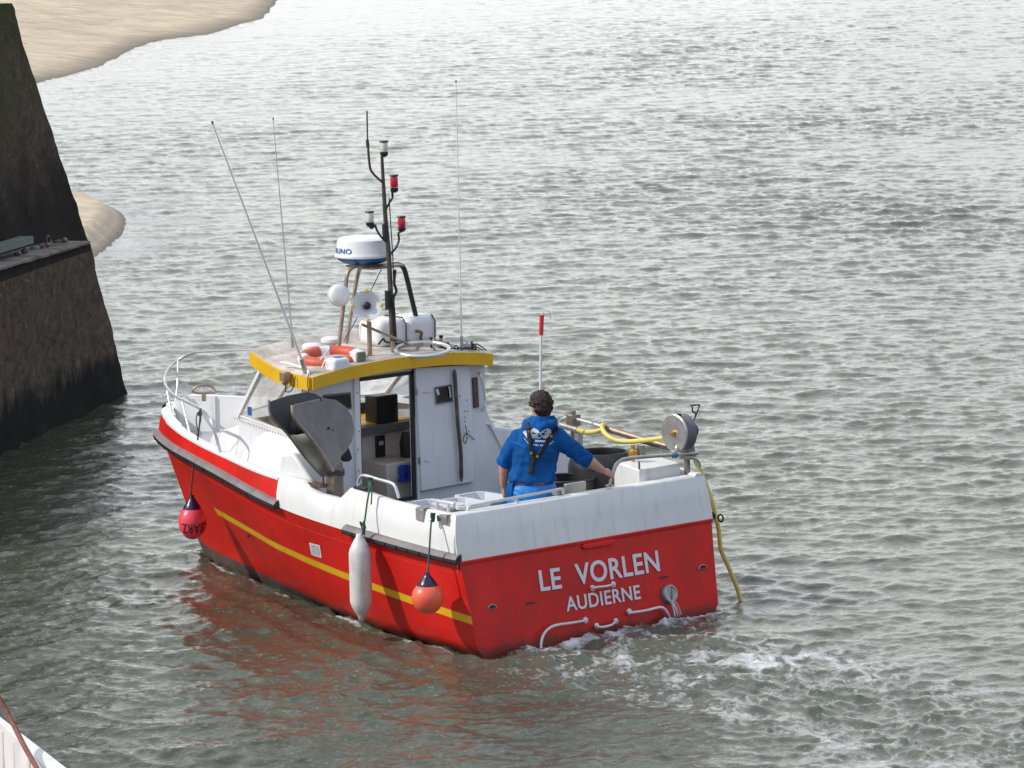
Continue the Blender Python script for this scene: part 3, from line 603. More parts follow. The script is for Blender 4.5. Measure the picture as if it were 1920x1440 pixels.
# rubbing strakes: sections swept along the sheer
def strake(side, x0, x1, name='rubbing_strake', n=70, w=.058, h=.042, cl=.0):
    m_ = MB(); rows = []; P = []
    for i in range(n+1):
        t = i/n; x = x0+(x1-x0)*(1-(1-t)**1.5 if x1 > 5 else t); P.append(V((x, side*Yo(min(x, 5.95)), Zs(x))))
    for i, p in enumerate(P):
        a = P[max(0, i-1)]; b = P[min(n, i+1)]; T = (b-a).normalized(); Nn = V((-T.y, T.x, 0)).normalized()*(1 if side > 0 else -1)
        if x1 > 5 and i == n: Nn = V((1, 0, 0)); 
        if Nn.y*side < 0 and i < n: Nn = -Nn
        ww = w*(1-.22*(x1 > 5)*(p.x/6)); s_ = -.015
        rows.append([p+Nn*s_+V((0, 0, .012+h)), p+Nn*(ww*.55)+V((0, 0, h)), p+Nn*ww+V((0, 0, h*.35)), p+Nn*ww*1.02+V((0, 0, -h*.25)), p+Nn*ww*.85+V((0, 0, -h*.55)), p+Nn*s_+V((0, 0, -h*.4))])
    m_.add([q for r_ in rows for q in r_], [(i*6+k, i*6+k+1, (i+1)*6+k+1, (i+1)*6+k) for i in range(n) for k in range(2)], 0)
    m_.add([q for r_ in rows for q in r_], [(i*6+k, i*6+k+1, (i+1)*6+k+1, (i+1)*6+k) for i in range(n) for k in (2, 3, 4)], 1)
    m_.add(rows[0], [tuple(range(6))], 1); m_.add(rows[-1], [tuple(range(6))], 1)
    o = m_.build(name, [M['rubber'], M['black']], boat, sharp=30)  # grey on the top faces, black on the outer and lower faces
    # segment joints and bolts
    m2 = MB(); L = 0
    for i in range(6, n-1, max(3, n//9)):
        r_ = rows[i]; T = (rows[i+1][2]-r_[2]).normalized()*.004; m2.tube([V(r_[k])+(V(r_[k])-P[i]).normalized()*.003 for k in (2, 3, 4)], .0035, 5)
    m2.build('joint', M['black'], o)
    return o
strake(1, 2.46, 5.98); strake(-1, .16, 5.98); strake(1, .13, 1.50, n=30)
# plank line pressed into the hull (thin batten)
m_ = MB(); m_.tube([hull_pt(u, Zs(rakex(.5)+(XSTEM(.5)-rakex(.5))*u)-.11*(1+u*.2))+V((0, -.001, 0)) for u in np.linspace(.01, .86, 60)], .004, 5); m_.build('hull_seam', M['red'], boat)
# deck well
m_ = MB(); m_.grid([[V((x, (hull_pt((x-.1)/5.4, .2).y-.03)*k, .2)) for k in (-1, -.5, 0, .5, 1)] for x in np.linspace(.3, 2.9, 12)]); m_.build('aft_deck', M['bluedeck'], boat)
# hawse recess in the port hull side
def on_hull(px, py, side=1):
    y = 1.3
    for _ in range(12):
        p = at(px, py, y=y*side); zz = p.z; x = p.x; u = (x-rakex(max(zz, 0)))/(XSTEM(zz)-rakex(max(zz, 0))); y = .5*y+.5*abs(hull_pt(max(0, min(1, u)), zz).y)
    return at(px, py, y=y*side)
c4 = [on_hull(*a) for a in ((580, 1017), (600, 1022), (604, 1046), (585, 1040))]
nn_ = (c4[1]-c4[0]).cross(c4[3]-c4[0]).normalized(); nn_ = nn_ if nn_.y > 0 else -nn_
m_ = MB(); P4 = [p+nn_*.004 for p in c4]; ctr = sum(P4, V())/4; I4 = [ctr+(p-ctr)*.74 for p in P4]
m_.add(P4+I4+[p-nn_*.035 for p in I4], [(0, 1, 5, 4), (1, 2, 6, 5), (2, 3, 7, 6), (3, 0, 4, 7), (4, 5, 9, 8), (5, 6, 10, 9), (6, 7, 11, 10), (7, 4, 8, 11)]); ho = m_.build('scupper', M['white'], boat, smooth=False)
m_ = MB(); m_.add([p+nn_*.002 for p in I4], [(0, 1, 2, 3)], 0); m_.add([ctr+(p-ctr)*(.8)+nn_*.0035+V((-.012, 0, 0)) for p in (I4[0], I4[0]*.55+I4[1]*.45, I4[3]*.55+I4[2]*.45, I4[3])], [(0, 1, 2, 3)], 1); m_.build('scupper_shade', [M['greydeck'], M['black']], ho, smooth=False)  # recess shade put into colour: grey inside, black patch on the left
p_ = on_hull(466, 1005); m_ = MB(); m_.lathe([(0, 0), (.014, 0), (.014, .012), (0, .012)], frame((0, 1, 0)), p_+V((0, 0, 0)), 12); m_.build('drain_hole', M['black'], boat)
# transom fittings -------------------------------------------------------
def tr(px, py, off=0.0):
    x = .08
    for _ in range(8): p = at(px, py, x=x-off); x = rakex(max(0, p.z))
    return at(px, py, x=x-off)
tn = V((-1, 0, .18)).normalized()
def handle(pts, r=.011, off=.05):
    P = [tr(*a, off) for a in pts]; a, b = tr(*pts[0], -.005), tr(*pts[-1], -.005)
    m_ = MB(); m_.tube(spline([a, a*.35+P[0]*.65+(P[1]-P[0])*.08]+P[1:-1]+[b*.35+P[-1]*.65+(P[-2]-P[-1])*.08, b], 5), r, 8)
    for c in (a, b): m_.lathe([(.026, 0), (.026, .008), (.018, .012), (0, .012)], frame(tn), c-tn*.0, 14)
    return m_.build('grab_handle', M['tubing'], boat)
handle([(1110, 1103), (1120, 1101), (1138, 1099), (1149, 1096)]); handle([(1118, 1174), (1128, 1176), (1146, 1172), (1154, 1165)])
m_ = MB(); m_.tube(spline([tr(1097, 1163, -.01), tr(1096, 1164, .04), tr(1072, 1168, .05), tr(1040, 1173, .05), tr(1024, 1183, .05), tr(1016, 1198, .05), tr(1014, 1216, .05)], 6), .0125, 8)
m_.lathe([(.026, 0), (.026, .008), (0, .012)], frame(tn), tr(1097, 1163, 0), 12); m_.build('boarding_step', M['tubing'], boat)
m_ = MB(); m_.tube(spline([tr(1179, 1147, -.01), tr(1181, 1149, .04), tr(1210, 1145, .05), tr(1236, 1139, .05), tr(1246, 1142, .05), tr(1252, 1150, .05), tr(1256, 1158, .03)], 6), .0125, 8)
m_.lathe([(.026, 0), (.026, .008), (0, .012)], frame(tn), tr(1179, 1147, 0), 12); m_.build('boarding_step', M['tubing'], boat)
# hinged freeing flap
c_ = tr(1253, 1113, 0.0); m_ = MB(); m_.lathe([(.075, 0), (.075, .035), (.068, .045), (.055, .045), (.05, .038), (0, .038)], frame(tn), c_-tn*.005, 28); fl = m_.build('outlet_flap', M['steel'], boat)
m_ = MB(); m_.box(c_+tn*.045, (.004, .006, .12), frame(tn, (0, 1, 0))@Matrix(((0, 1, 0), (0, 0, 1), (1, 0, 0))) if False else None); m_.build('slot', M['black'], fl)
m_ = MB(); m_.lathe([(.084, 0), (.084, .006), (.07, .008), (0, .008)], frame(tn), c_+V((0, .012, -.008)), 24); m_.build('flap_ring', M['antifoul'], fl)
for a in ((921, 1138), (1316, 1063)):
    c_ = tr(*a, .0); m_ = MB(); half = [(.05*math.cos(t), .034*math.sin(t)) for t in np.linspace(0, math.pi, 12)]
    m_.prism([c_+V((-.002+.0, -u_, v_-.012)) for u_, v_ in half], (-.012, 0, 0)); sc_ = m_.build('shell_vent', M['steel'], boat, bev=.003)
    m_ = MB(); m_.prism([c_+V((-.0145, -u_*.72, v_*.72-.007)) for u_, v_ in half], (-.003, 0, 0)); m_.build('opening', M['black'], sc_)
for a, b in (((987, 1130), (1003, 1128)), ((1237, 1082), (1252, 1079))):
    m_ = MB(); m_.prism([tr(*a, .002), tr(*b, .002), tr(b[0], b[1]+3, .002), tr(a[0], a[1]+3, .002)], (-.006, 0, 0)); m_.build('drain_slot', M['black'], boat)
m_ = MB(); P = [tr(1088, 1026, .0), tr(1092, 1020, 0), tr(1148, 1010, 0), tr(1150, 1013, 0), tr(1144, 1021, 0), tr(1095, 1029, 0)]; m_.prism(P, (-.03, 0, 0)); m_.build('transom_pad', M['red'], boat, bev=.012, seg=3)
m_ = MB(); m_.tube([tr(1348, 972, .02)+V((0, .0, 0))+V((.03*math.cos(t), -.02, .03*math.sin(t))) for t in np.linspace(0, 2*math.pi, 18)[:-1]], .008, 8, closed=True); m_.build('stern_ring', M['black'], boat)
def letters(txt, corner_bl, right, upv, width, height, nrm, name, mt, parent, off=.003, bold=.012, th=.002, fit=True):
    cu = bpy.data.curves.new(name, 'FONT'); cu.body = txt; cu.size = 1; cu.offset = bold; cu.extrude = th; cu.space_character = 1.06
    to = bpy.data.objects.new('tmp', cu); COL.objects.link(to); dg = bpy.context.evaluated_depsgraph_get(); me = bpy.data.meshes.new_from_object(to.evaluated_get(dg)); bpy.data.objects.remove(to)
    xs = [v.co.x for v in me.vertices]; ys = [v.co.y for v in me.vertices]; w_ = max(xs)-min(xs); h_ = max(ys)-min(ys)
    r_, u_, n_ = V(right).normalized(), V(upv).normalized(), V(nrm).normalized(); b = BASE.get(parent.name, V()) if parent else V()
    for v in me.vertices:
        a = (v.co.x-min(xs))/w_*width; c = (v.co.y-min(ys))/h_*height; v.co = V(corner_bl)+r_*a+u_*c+n_*(off+v.co.z)-b
    me.materials.clear(); me.materials.append(mt); o = bpy.data.objects.new(name, me); COL.objects.link(o); o.parent = parent; BASE[o.name] = b; return o
def quadtext(txt, bl, br, tl, **k):
    A, B, Cc = tr(*bl), tr(*br), tr(*tl); r_ = B-A; u_ = Cc-A; n_ = r_.cross(u_).normalized(); n_ = n_ if n_.x < 0 else -n_
    return letters(txt, A, r_, (u_-r_.normalized()*u_.dot(r_.normalized())), r_.length, (u_-r_.normalized()*u_.dot(r_.normalized())).length, n_, 'name_lettering', M['letter'], boat, off=.006, **k)
quadtext('LE', (1013, 1109), (1053, 1103), (1007, 1070), bold=.018)
quadtext('VORLEN', (1081, 1098), (1237, 1071), (1075, 1058), bold=.018)
quadtext('AUDIERNE', (1062, 1147), (1201, 1123), (1059, 1120), bold=.014)

# ------------------------------------------------------------------ trunk and foredeck gear
m_ = MB(); rows = []
for x, yb, zb, yt, zt in ((5.08, .02, 1.10, .01, 1.11), (5.03, .13, 1.10, .08, 1.13), (4.9, .25, 1.10, .16, 1.165), (4.6, .43, 1.09, .33, 1.235), (4.2, .64, 1.08, .50, 1.33), (3.9, .77, 1.07, .62, 1.41), (3.62, .87, 1.06, .76, 1.475), (3.3, .98, 1.06, .84, 1.46), (2.9, 1.10, 1.05, .94, 1.415), (2.52, 1.15, 1.04, .97, 1.38), (2.50, 1.15, 1.04, .97, 1.36)):
    rows.append([V((x, yb, zb-.06)), V((x, yb, zb)), V((x, yb-.03, zb+.05*(zt > 1.12))), V((x, yt, zt-.02)), V((x, yt-.06*min(1, yt*3), zt)), V((x, 0, zt+.025)), V((x, -(yt-.06*min(1, yt*3)), zt)), V((x, -yt, zt-.02)), V((x, -yb, zb)), V((x, -yb, zb-.06))])
k_ = 7
m_.grid(rows[:k_]); m_.grid([r_[:5] for r_ in rows[k_-1:]]); m_.grid([r_[5+1:] for r_ in rows[k_-1:]]); m_.build('coachroof', M['white'], boat, sharp=60)
# sloping white housings at the port corner of the wheelhouse
m_ = MB(); A = [at(530, 873, y=1.27), at(551, 867, y=1.2), at(582, 905, y=1.2), at(586, 935, y=1.2), at(540, 925, y=1.27)]
m_.prism([(2.56, 1.30, 1.0), (2.56, 1.25, 1.335), (2.42, 1.22, 1.355), (2.20, 1.22, 1.16), (2.16, 1.22, 1.0)], (0, -.26, 0)); m_.build('corner_housing', M['white'], boat, bev=.02, seg=3)
# fairlead ring on the starboard bow, cleat, bitts
c_ = at(382, 731, x=5.0); 
m_ = MB(); rr_ = [c_+rt0*(.085*math.cos(t)+ (.012 if math.cos(t) > 0 else -.012))+V((0, 0, .035*math.sin(t)-.006*math.cos(2*t))) for t in np.linspace(0, 2*math.pi, 28)[:-1]]
m_.tube(rr_, .011, 8, closed=True); m_.tube([c_+V((0, 0, -.03)), c_+V((0, 0, -.10))], .02, 8); m_.build('bow_fairlead', M['brownsteel'], boat)
m_ = MB(); b0 = at(357, 797, z=1.1); m_.tube([b0, b0+V((0, 0, .16))], .014, 8); m_.tube([b0+V((.03, -.05, .10)), b0+V((-.03, .05, .10))], .009, 8); m_.lathe([(.03, 0), (.03, .012), (0, .012)], None, b0, 12); m_.build('mooring_bitt', M['steel'], boat)
# ------------------------------------------------------------------ wheelhouse shell
XA = 2.5
def cab(px, py, dx=0): return at(px, py, x=XA-dx)
m_ = MB(); ZB, ZT = .22, 1.955
yP, yS = .90, -.93
# aft wall around the door opening
DO = dict(l=.46, r=-.125, t=1.895, b=.80)
def wallbox(y0, y1, z0, z1, x0=XA, x1=XA+.05): m_.box(((x0+x1)/2, (y0+y1)/2, (z0+z1)/2), (abs(x1-x0), abs(y1-y0), abs(z1-z0)))
wallbox(DO['l'], yP, ZB, ZT); wallbox(yS, DO['r'], ZB, ZT); wallbox(DO['r'], DO['l'], DO['t'], ZT); wallbox(DO['r'], DO['l'], ZB, DO['b'])
wh = m_.build('wheelhouse_wall', M['cabin'], boat, smooth=False)
# port and starboard lower sides, sills and pillars
m_ = MB()
for s_ in (1, -1):
    yb0, yt0 = (.93, .90)
    m_.prism([(XA+.05, s_*yb0, .9), (XA+.05, s_*.925, 1.42), (2.75, s_*.93, 1.425), (3.72, s_*.80, 1.50), (3.72, s_*.82, .9)], (0, -s_*.04, 0))
    m_.prism([(XA+.05, s_*.925, 1.40), (XA+.05, s_*.90, ZT), (2.66, s_*.895, ZT), (2.70, s_*.925, 1.40)], (0, -s_*.035, 0))
m_.build('side_panel', M['cabin'], boat, smooth=False)
wins = []
def pillar(a, b, r=.022, mt='white', nm='window_pillar'):
    q = MB(); q.tube([a, b], r, 4); return q.build(nm, M[mt], boat, smooth=False)
pf = {s_: (V((3.73, s_*.80, 1.49)), V((3.31, s_*.86, 1.93))) for s_ in (1, -1)}
for s_ in (1, -1):
    pillar(*pf[s_], r=.024, mt='white' if s_ > 0 else 'brownsteel'); pillar(V((3.91, s_*.27, 1.52)), V((3.46, s_*.27, 1.96)), .02, 'brownsteel')
def pane(pts, nm='window', fr=True):
    q = MB(); q.add(pts, [tuple(range(len(pts)))]); o = q.build(nm, M['glass'], boat, smooth=False)
    if fr:
        q = MB(); c = sum((V(p) for p in pts), V())/len(pts)
        q.tube([V(p) for p in pts], .011, 6, closed=True); q.build('window_frame', M['cabin'], o)
    return o
for s_ in (1, -1):
    pane([(2.72, s_*.925, 1.43), (3.70, s_*.805, 1.50), (3.30, s_*.855, 1.90), (2.68, s_*.895, 1.91)])
    pane([(3.73, s_*.79, 1.51), (3.90, s_*.29, 1.53), (3.46, s_*.29, 1.95), (3.32, s_*.84, 1.92)])
pane([(3.92, .25, 1.53), (3.92, -.25, 1.53), (3.47, -.25, 1.96), (3.47, .25, 1.96)])
m_ = MB()
for s_ in (1,):
    for i in range(26):
        t = i/25; c_ = V((2.62, .952, 1.395))*(1-t)+V((3.74, .825, 1.475))*t; m_.lathe([(.007, 0), (.006, .006), (0, .008)], frame((0, 1, .3)), c_+V((0, .004, 0)), 6)
m_.build('window_bolts', M['brownsteel'], boat)
m_ = MB(); a_ = at(468, 771, y=.868); m_.box((a_.x, a_.y, a_.z), (.055, .004, .075)); m_.build('window_sticker', M['lettblue'], boat)
# small window aft port, behind the plates
m_ = MB(); c_ = [cab(606, 742, .004), cab(655, 737, .004), cab(657, 765, .004), cab(608, 770, .004)]; m_.prism(c_, (-.012, 0, 0)); aw = m_.build('aft_window', M['screen'], boat, bev=.004)
m_ = MB(); m_.tube([p+V((-.008, 0, 0)) for p in c_], .010, 6, closed=True); m_.build('window_rubber', M['greytrim'], aw)
# bow-sided starboard wing of the superstructure
m_ = MB()
prof = [cab(885, 684, -.02), cab(907, 682, -.02), cab(905, 700, -.02), cab(911, 745, -.02), cab(917, 775, -.02), cab(929, 800, -.02)]
prof += [V((XA+.02, -1.27, 1.27)), V((XA+.02, -1.29, .6)), V((XA+.02, -.75, .6))]
m_.prism(prof, (.55, -.02, 0)); m_.build('starboard_wing', M['cabin'], boat, bev=.025, seg=3, smooth=True)
m_ = MB(); m_.prism([cab(884, 708, .0), cab(893, 707, .0), cab(896, 763, .0), cab(887, 765, .0)], (-.02, 0, 0)); m_.build('vent_grille', M['antifoul'], boat, bev=.003)
m_ = MB(); m_.tube(spline([cab(897, 698, -.01), cab(900, 703, .04), cab(905, 720, .05), cab(910, 750, .05), cab(907, 763, .05), cab(906, 769, -.01)], 6), .009, 8); m_.build('grab_rail', M['tubing'], boat)
# door frame (black seal) and opening parts
m_ = MB(); l, r_, t_, b_ = DO['l'], DO['r'], DO['t'], DO['b']
m_.box((XA-.004, (l+r_)/2, t_-.014), (.022, l-r_, .030)); m_.box((XA-.004, r_+.012, (t_+b_)/2), (.022, .030, t_-b_-.001)); m_.box((XA-.003, (l+r_)/2, b_+.012), (.020, l-r_-.03, .026)); m_.box((XA-.003, l-.006, (t_+b_)/2), (.020, .014, t_-b_-.002))
m_.build('door_seal', M['black'], boat, smooth=False)
m_ = MB(); m_.box((XA-.012, l+.030, (t_+b_)/2), (.03, .055, t_-b_+.06)); m_.box((XA-.012, r_-.024, (t_+b_)/2), (.03, .03, t_-b_+.06)); m_.build('door_post', M['white'], boat, bev=.004)
# door leaf folded back flat against the wall
dl = [cab(779.5, 690, .05), cab(881, 684, .05), cab(890, 903, .05), cab(791, 921, .05)]
m_ = MB(); m_.prism([p+V((.03, 0, 0))+(p-sum(dl, V())/4).normalized()*.010 for p in dl], (.012, 0, 0)); m_.build('door_gap_shade', M['greytrim'], boat)  # dark backing added to stand for the shaded gap round the door
m_ = MB(); m_.prism(dl, (.028, 0, 0)); door = m_.build('door', M['cabin'], boat, bev=.006)
m_ = MB(); m_.tube(spline([cab(852, 692, .075), cab(855, 740, .085), cab(859, 800, .085), cab(864, 850, .085), cab(865, 903, .075)], 6), [.005]+[.017]*23+[.008], 8)
m_.build('door_rail', M['darksteel'], door)
m_ = MB(); c_ = [cab(815, 727, .055), cab(844, 722, .055), cab(847, 752, .055), cab(818, 757, .055)]; m_.prism(c_, (-.008, 0, 0)); dw = m_.build('door_window', M['screen'], door, bev=.004)
m_ = MB(); m_.tube([p+V((-.008, 0, 0)) for p in c_], .008, 6, closed=True); m_.build('door_window_frame', M['greytrim'], door)
m_ = MB(); m_.tube([cab(819, 730, .075), cab(822, 740, .075)], .011, 7); m_.tube([cab(842, 725, .075), cab(845, 745, .075)], .006, 7); m_.build('door_latch', M['plastic'], door)
m_ = MB(); m_.tube(spline([cab(872, 797, .08), cab(875, 808, .085), cab(869, 822, .085), cab(872, 832, .085), cab(876, 820, .085), cab(875, 812, .085), cab(890, 825, .06)], 6), .004, 6); m_.build('door_lanyard', M['ropegrey'], door)
m_ = MB()
for a in ((783, 735), (787, 864), (875, 750), (872, 782), (872, 790), (879, 809), (871, 771), (876, 771), (795, 736), (800, 737), (806, 736), (797, 865), (803, 866), (862, 742)):
    m_.lathe([(.006, 0), (.005, .005), (0, .006)], frame((-1, 0, 0)), cab(*a, .052), 8)
m_.build('door_rivet', M['greytrim'], door)
m_ = MB()
for a in ((781, 735), (786, 864)): c_ = cab(*a, .055); m_.tube([c_-V((0, 0, .03)), c_+V((0, 0, .03))], .01, 8)
m_.build('hinge', M['brownsteel'], door)
m_ = MB()
for z_ in (1.78, 1.45, 1.30, 1.12, 1.0, .92): m_.lathe([(.007, 0), (.006, .006), (0, .007)], frame((-1, 0, 0)), V((XA-.028, l+.03+.01*math.sin(z_*30), z_)), 8)
m_.build('post_screw', M['brownsteel'], boat)
# ------------------------------------------------------------------ interior
m_ = MB(); m_.box((3.0, 0, .5), (.9, 1.7, .04)); m_.build('cabin_floor', M['greydeck'], boat)
zc = 1.38
m_ = MB(); m_.box((3.32, .1, (zc+.40)/2), (.55, 1.35, zc-.40-.11)); m_.build('console', M['cream'], boat, bev=.01)
m_ = MB(); m_.box((3.29, .1, zc-.035), (.63, 1.40, .075)); m_.build('console_edge', M['greytrim'], boat, bev=.006)
m_ = MB(); m_.box((3.32, .1, zc+.006), (.55, 1.36, .008)); m_.box((3.50, .32, zc+.1), (.03, .5, .18)); m_.build('console_top', M['yellow'], boat, bev=.003)
m_ = MB(); m_.box((3.2, -.84, 1.42), (.9, .02, .12)); m_.build('inner_lining', M['varnish'], boat)
pa = at(713, 837, x=3.03); m_ = MB(); m_.box((3.03, pa.y, pa.z), (.02, .10, .19)); pl = m_.build('control_panel', M['blackpl'], boat, bev=.006)
m_ = MB(); m_.box((3.017, pa.y, pa.z+.03), (.008, .045, .035)); m_.build('panel_switch', M['greydeck'], pl)
m_ = MB(); lt_ = at(742, 868, x=2.68).z; m_.box((2.86, -.28, (lt_+.52)/2), (.36, .62, lt_-.52)); m_.build('cabin_locker', M['cream'], boat, bev=.012)
sc_ = at(766, 858, x=2.86); m_ = MB(); m_.lathe([(.0, 0), (.07, 0), (.075, .12), (.05, .22), (0, .24)], None, (2.86, sc_.y, lt_), 16); m_.build('helm_seat', M['black'], boat)
mo = thing('monitor', (3.12, .22, zc+.01), 'black boxy monitor on the yellow console inside the wheelhouse', 'monitor')
pm = at(721, 768, x=3.08)
m_ = MB(); m_.box((3.12, pm.y, pm.z), (.16, .245, .255)); m_.build('casing', M['blackpl'], mo, bev=.012)
m_ = MB(); m_.box((3.035, pm.y+.02, pm.z), (.006, .19, .20)); m_.build('screen', M['screen'], mo)
m_ = MB(); m_.box((3.13, pm.y, (pm.z-.13+zc)/2), (.1, .12, max(.02, pm.z-.13-zc))); m_.build('stand', M['blackpl'], mo)
ck = thing('blue_cloth', at(768, 888, x=2.66), 'crumpled blue cloth hanging just inside the wheelhouse door', 'cloth')
m_ = MB(); c_ = at(768, 886, x=2.63); rows = []
for i in range(9):
    row = []
    for j in range(13):
        q = c_+V((.03*math.sin(j*1.7+i*.3), -.0+(j-6)*.016*(1+i*.05), .07-i*.018)); q += .02*mnoise.noise_vector(q*22); row.append(q)
    rows.append(row)
m_.grid(rows); m_.build('cloth', M['cloth'], ck, solid=.004, sub=1, sharp=180)
# ------------------------------------------------------------------ roof
def rz(x, y): return 2.03-.075*(abs(y)/1.03)**2.2+.03*(x-2.4)
m_ = MB(); rows = []
xs_ = [2.40, 2.7, 3.0, 3.2, 3.42]
for x in xs_:
    w_ = 1.03 if x < 2.5 else 1.03-.16*((x-2.5)/.9)**1.5
    rows.append([V((x+.02*(1-(k/8-1)**2)*(1 if x > 3 else -1), -w_*(k/8-1)*(1 if k < 8 else .885), rz(x, w_*(k/8-1)))) for k in range(17)])
m_.grid(rows); rf = m_.build('roof', M['beige'], boat, solid=.03, sharp=180)
m_ = MB(); top = [r_ for r_ in rows]
def fascia(line, outn, h=.105):
    q = MB(); a = [V(p)+V((0, 0, .016)) for p in line]; b = [p-V((0, 0, h)) for p in a]; o_ = [V(n_)*.022 for n_ in outn]
    rws = []
    for p, b_, n_ in zip(a, b, o_): rws.append([p, p+n_, b_+n_*1.2, b_])
    q.grid(rws, closed=True); q.add(rws[0], [(0, 1, 2, 3)]); q.add(rws[-1], [(0, 1, 2, 3)]); return q.build('fascia', M['yellow'], rf, sharp=30)
fascia(rows[0], [(-1, 0, 0)]*17)
for s_, k in ((1, 0), (-1, 16)):
    line = [r_[k] for r_ in rows]; line = spline(line, 4); line = [p+V((0, 0, .055*max(0, (p.x-2.9)/.5)**1.3)) for p in line]
    fascia(line, [(0, s_, 0)]*len(line), .11)
m_ = MB(); vr = []                                                     # upstanding visor along the front edge
for k in range(17):
    p = rows[-1][k]; vr.append([p+V((-.16, 0, -.01)), p+V((-.02, 0, .075)), p+V((.03, 0, .085)), p+V((.05, 0, -.05)), p+V((0, 0, -.06))])
m_.grid(vr); m_.add(vr[0], [(0, 1, 2, 3, 4)]); m_.add(vr[-1], [(0, 1, 2, 3, 4)]); m_.build('roof_visor', M['beige'], rf, sharp=40)
# lamp on the port fascia
pl_ = at(540, 706, y=1.06); m_ = MB(); m_.box((pl_.x, pl_.y+.03, pl_.z+.005), (.07, .07, .075)); m_.lathe([(0, -.035), (.02, -.035), (.034, -.0), (.034, .0)], None, pl_+V((0, .03, -.035)), 12); dl_ = m_.build('deck_light', M['brownsteel'], boat, bev=.006)
m_ = MB(); q0 = pl_+V((0, .03, -.07)); m_.tube(spline([q0, q0+V((-.02, .01, -.05)), q0+V((-.09, .0, -.03)), q0+V((-.10, -.03, .08))], 5), .005, 6); m_.build('lamp_cable', M['black'], dl_)
m_ = MB(); m_.tube(spline([at(527, 680, x=2.9), at(545, 683, x=2.8), at(572, 691, x=2.6), at(578, 697, x=2.5), at(578, 706, x=2.46)], 5), .012, 8); m_.build('roof_rail', M['plastic'], boat)
m_ = MB(); m_.tube(spline([at(578, 700, x=2.38), at(577, 720, x=2.37), at(579, 736, x=2.36), at(584, 745, x=2.4)], 5), .004, 6); m_.build('roof_cable', M['black'], boat)
# ------------------------------------------------------------------ mast, lights and radar arch
XM = 2.75
def MM(px, py): return at(px, py, x=XM)
m_ = MB(); m_.tube([MM(736, 650), MM(733, 560), MM(729, 480), MM(722, 400), MM(718, 330), MM(716, 292)], [.022, .022, .021, .019, .015, .013], 10); mast = m_.build('mast', M['darksteel'], boat)
m_ = MB(); m_.tube([MM(688, 208), MM(689, 262)], .007, 7); m_.tube([MM(688.5, 262), MM(690, 275)], .014, 8); m_.tube(spline([MM(690, 275), MM(692, 300), MM(695, 318), MM(703, 329), MM(716, 341)], 5), .0105, 8); m_.build('aerial_arm', M['darksteel'], mast)
def navlight(x, y, lens, arm, s=1.0):
    c_ = MM(x, y); m_ = MB(); m_.tube(spline([MM(*a) for a in arm], 5), .0095, 8)
    m_.lathe([(.012, -.02), (.03, -.008), (.034, 0), (.034, .022), (0, .022)], None, c_-V((0, 0, .062*s)), 14); m_.lathe([(.036, 0), (.04, .006), (.036, .014), (0, .016)], None, c_+V((0, 0, .042*s)), 14)
    o = m_.build('navigation_light', M['blackpl'], mast)
    m_ = MB(); m_.lathe([(.030, 0), (.033, .01), (.033, .07*s), (.030, .078*s)], None, c_+V((0, 0, -.038*s)), 16); m_.build('lens', M[lens], o)
navlight(720, 276, 'clear', [(716, 300), (718, 290), (720, 288)]); navlight(739, 341, 'redlens', [(724, 392), (730, 380), (736, 370), (735, 357), (737, 352)], 1.15)
navlight(693.5, 408, 'clear', [(722, 452), (713, 442), (706, 430), (703, 422), (697, 428), (691, 422)]); navlight(753, 417, 'redlens', [(730, 478), (742, 465), (748, 450), (747, 438), (752, 434), (755, 430)])
m_ = MB(); m_.tube(spline([MM(737, 505)+V((-.03, 0, 0)), MM(735, 530)+V((-.03, 0, 0)), MM(739, 545)+V((-.03, 0, 0)), MM(732, 560)+V((-.04, 0, 0)), MM(735, 590)+V((-.03, 0, 0)), MM(738, 640)+V((-.03, 0, 0))], 8), .012, 7)
m_.tube([MM(726, 370)+V((-.025, 0, 0)), MM(729, 420)+V((-.025, 0, 0)), MM(733, 480)+V((-.025, 0, 0)), MM(735, 530)+V((-.02, 0, 0))], .005, 5); m_.build('mast_cable', M['black'], mast)
for i, (a, b) in enumerate((((727, 545), (728, 580)), ((722, 420), (723, 450)))):
    m_ = MB(); m_.tube([MM(*a), MM(*b)], .027, 10); m_.build('tape_wrap', M['blackpl'], mast)
XF = 2.95
def FF(px, py, d=0): return at(px, py, x=XF+d)
m_ = MB(); m_.tube(spline([FF(634, 662), FF(641, 600), FF(648, 540), FF(651, 516), FF(657, 505), FF(668, 499), FF(700, 498.5), FF(735, 497)], 5), .017, 10); arch = m_.build('radar_arch', M['brownsteel'], boat)
m_ = MB(); m_.tube(spline([FF(735, 497), FF(748, 496), FF(757, 503), FF(763, 522), FF(772, 560), FF(782, 602), FF(793, 648)], 5), .022, 10); m_.build('arch_leg', M['blackpl'], arch)
m_ = MB(); m_.tube(spline([FF(648, 652, .35), FF(658, 590, .35), FF(668, 530, .35), FF(675, 503, .3), FF(680, 499, .2)], 5), .016, 10); m_.build('arch_leg', M['brownsteel'], arch)
m_ = MB(); m_.tube([FF(715, 505, .1), FF(673, 590, .2), FF(645, 640, .3)], .004, 6); m_.build('arch_stay', M['ropegrey'], arch)
m_ = MB(); a_, b_ = FF(672, 499, .05), FF(735, 497, .05); m_.box((a_+b_)/2, (.35, (a_-b_).length, .02)); m_.build('radar_bracket', M['brownsteel'], arch, bev=.004)
rc = FF(682, 466, .10)
m_ = MB(); m_.lathe([(0, -.135), (.10, -.135), (.18, -.115), (.225, -.085), (.235, -.068)], None, rc, 48); rd = m_.build('radar_base', M['blue'], boat)
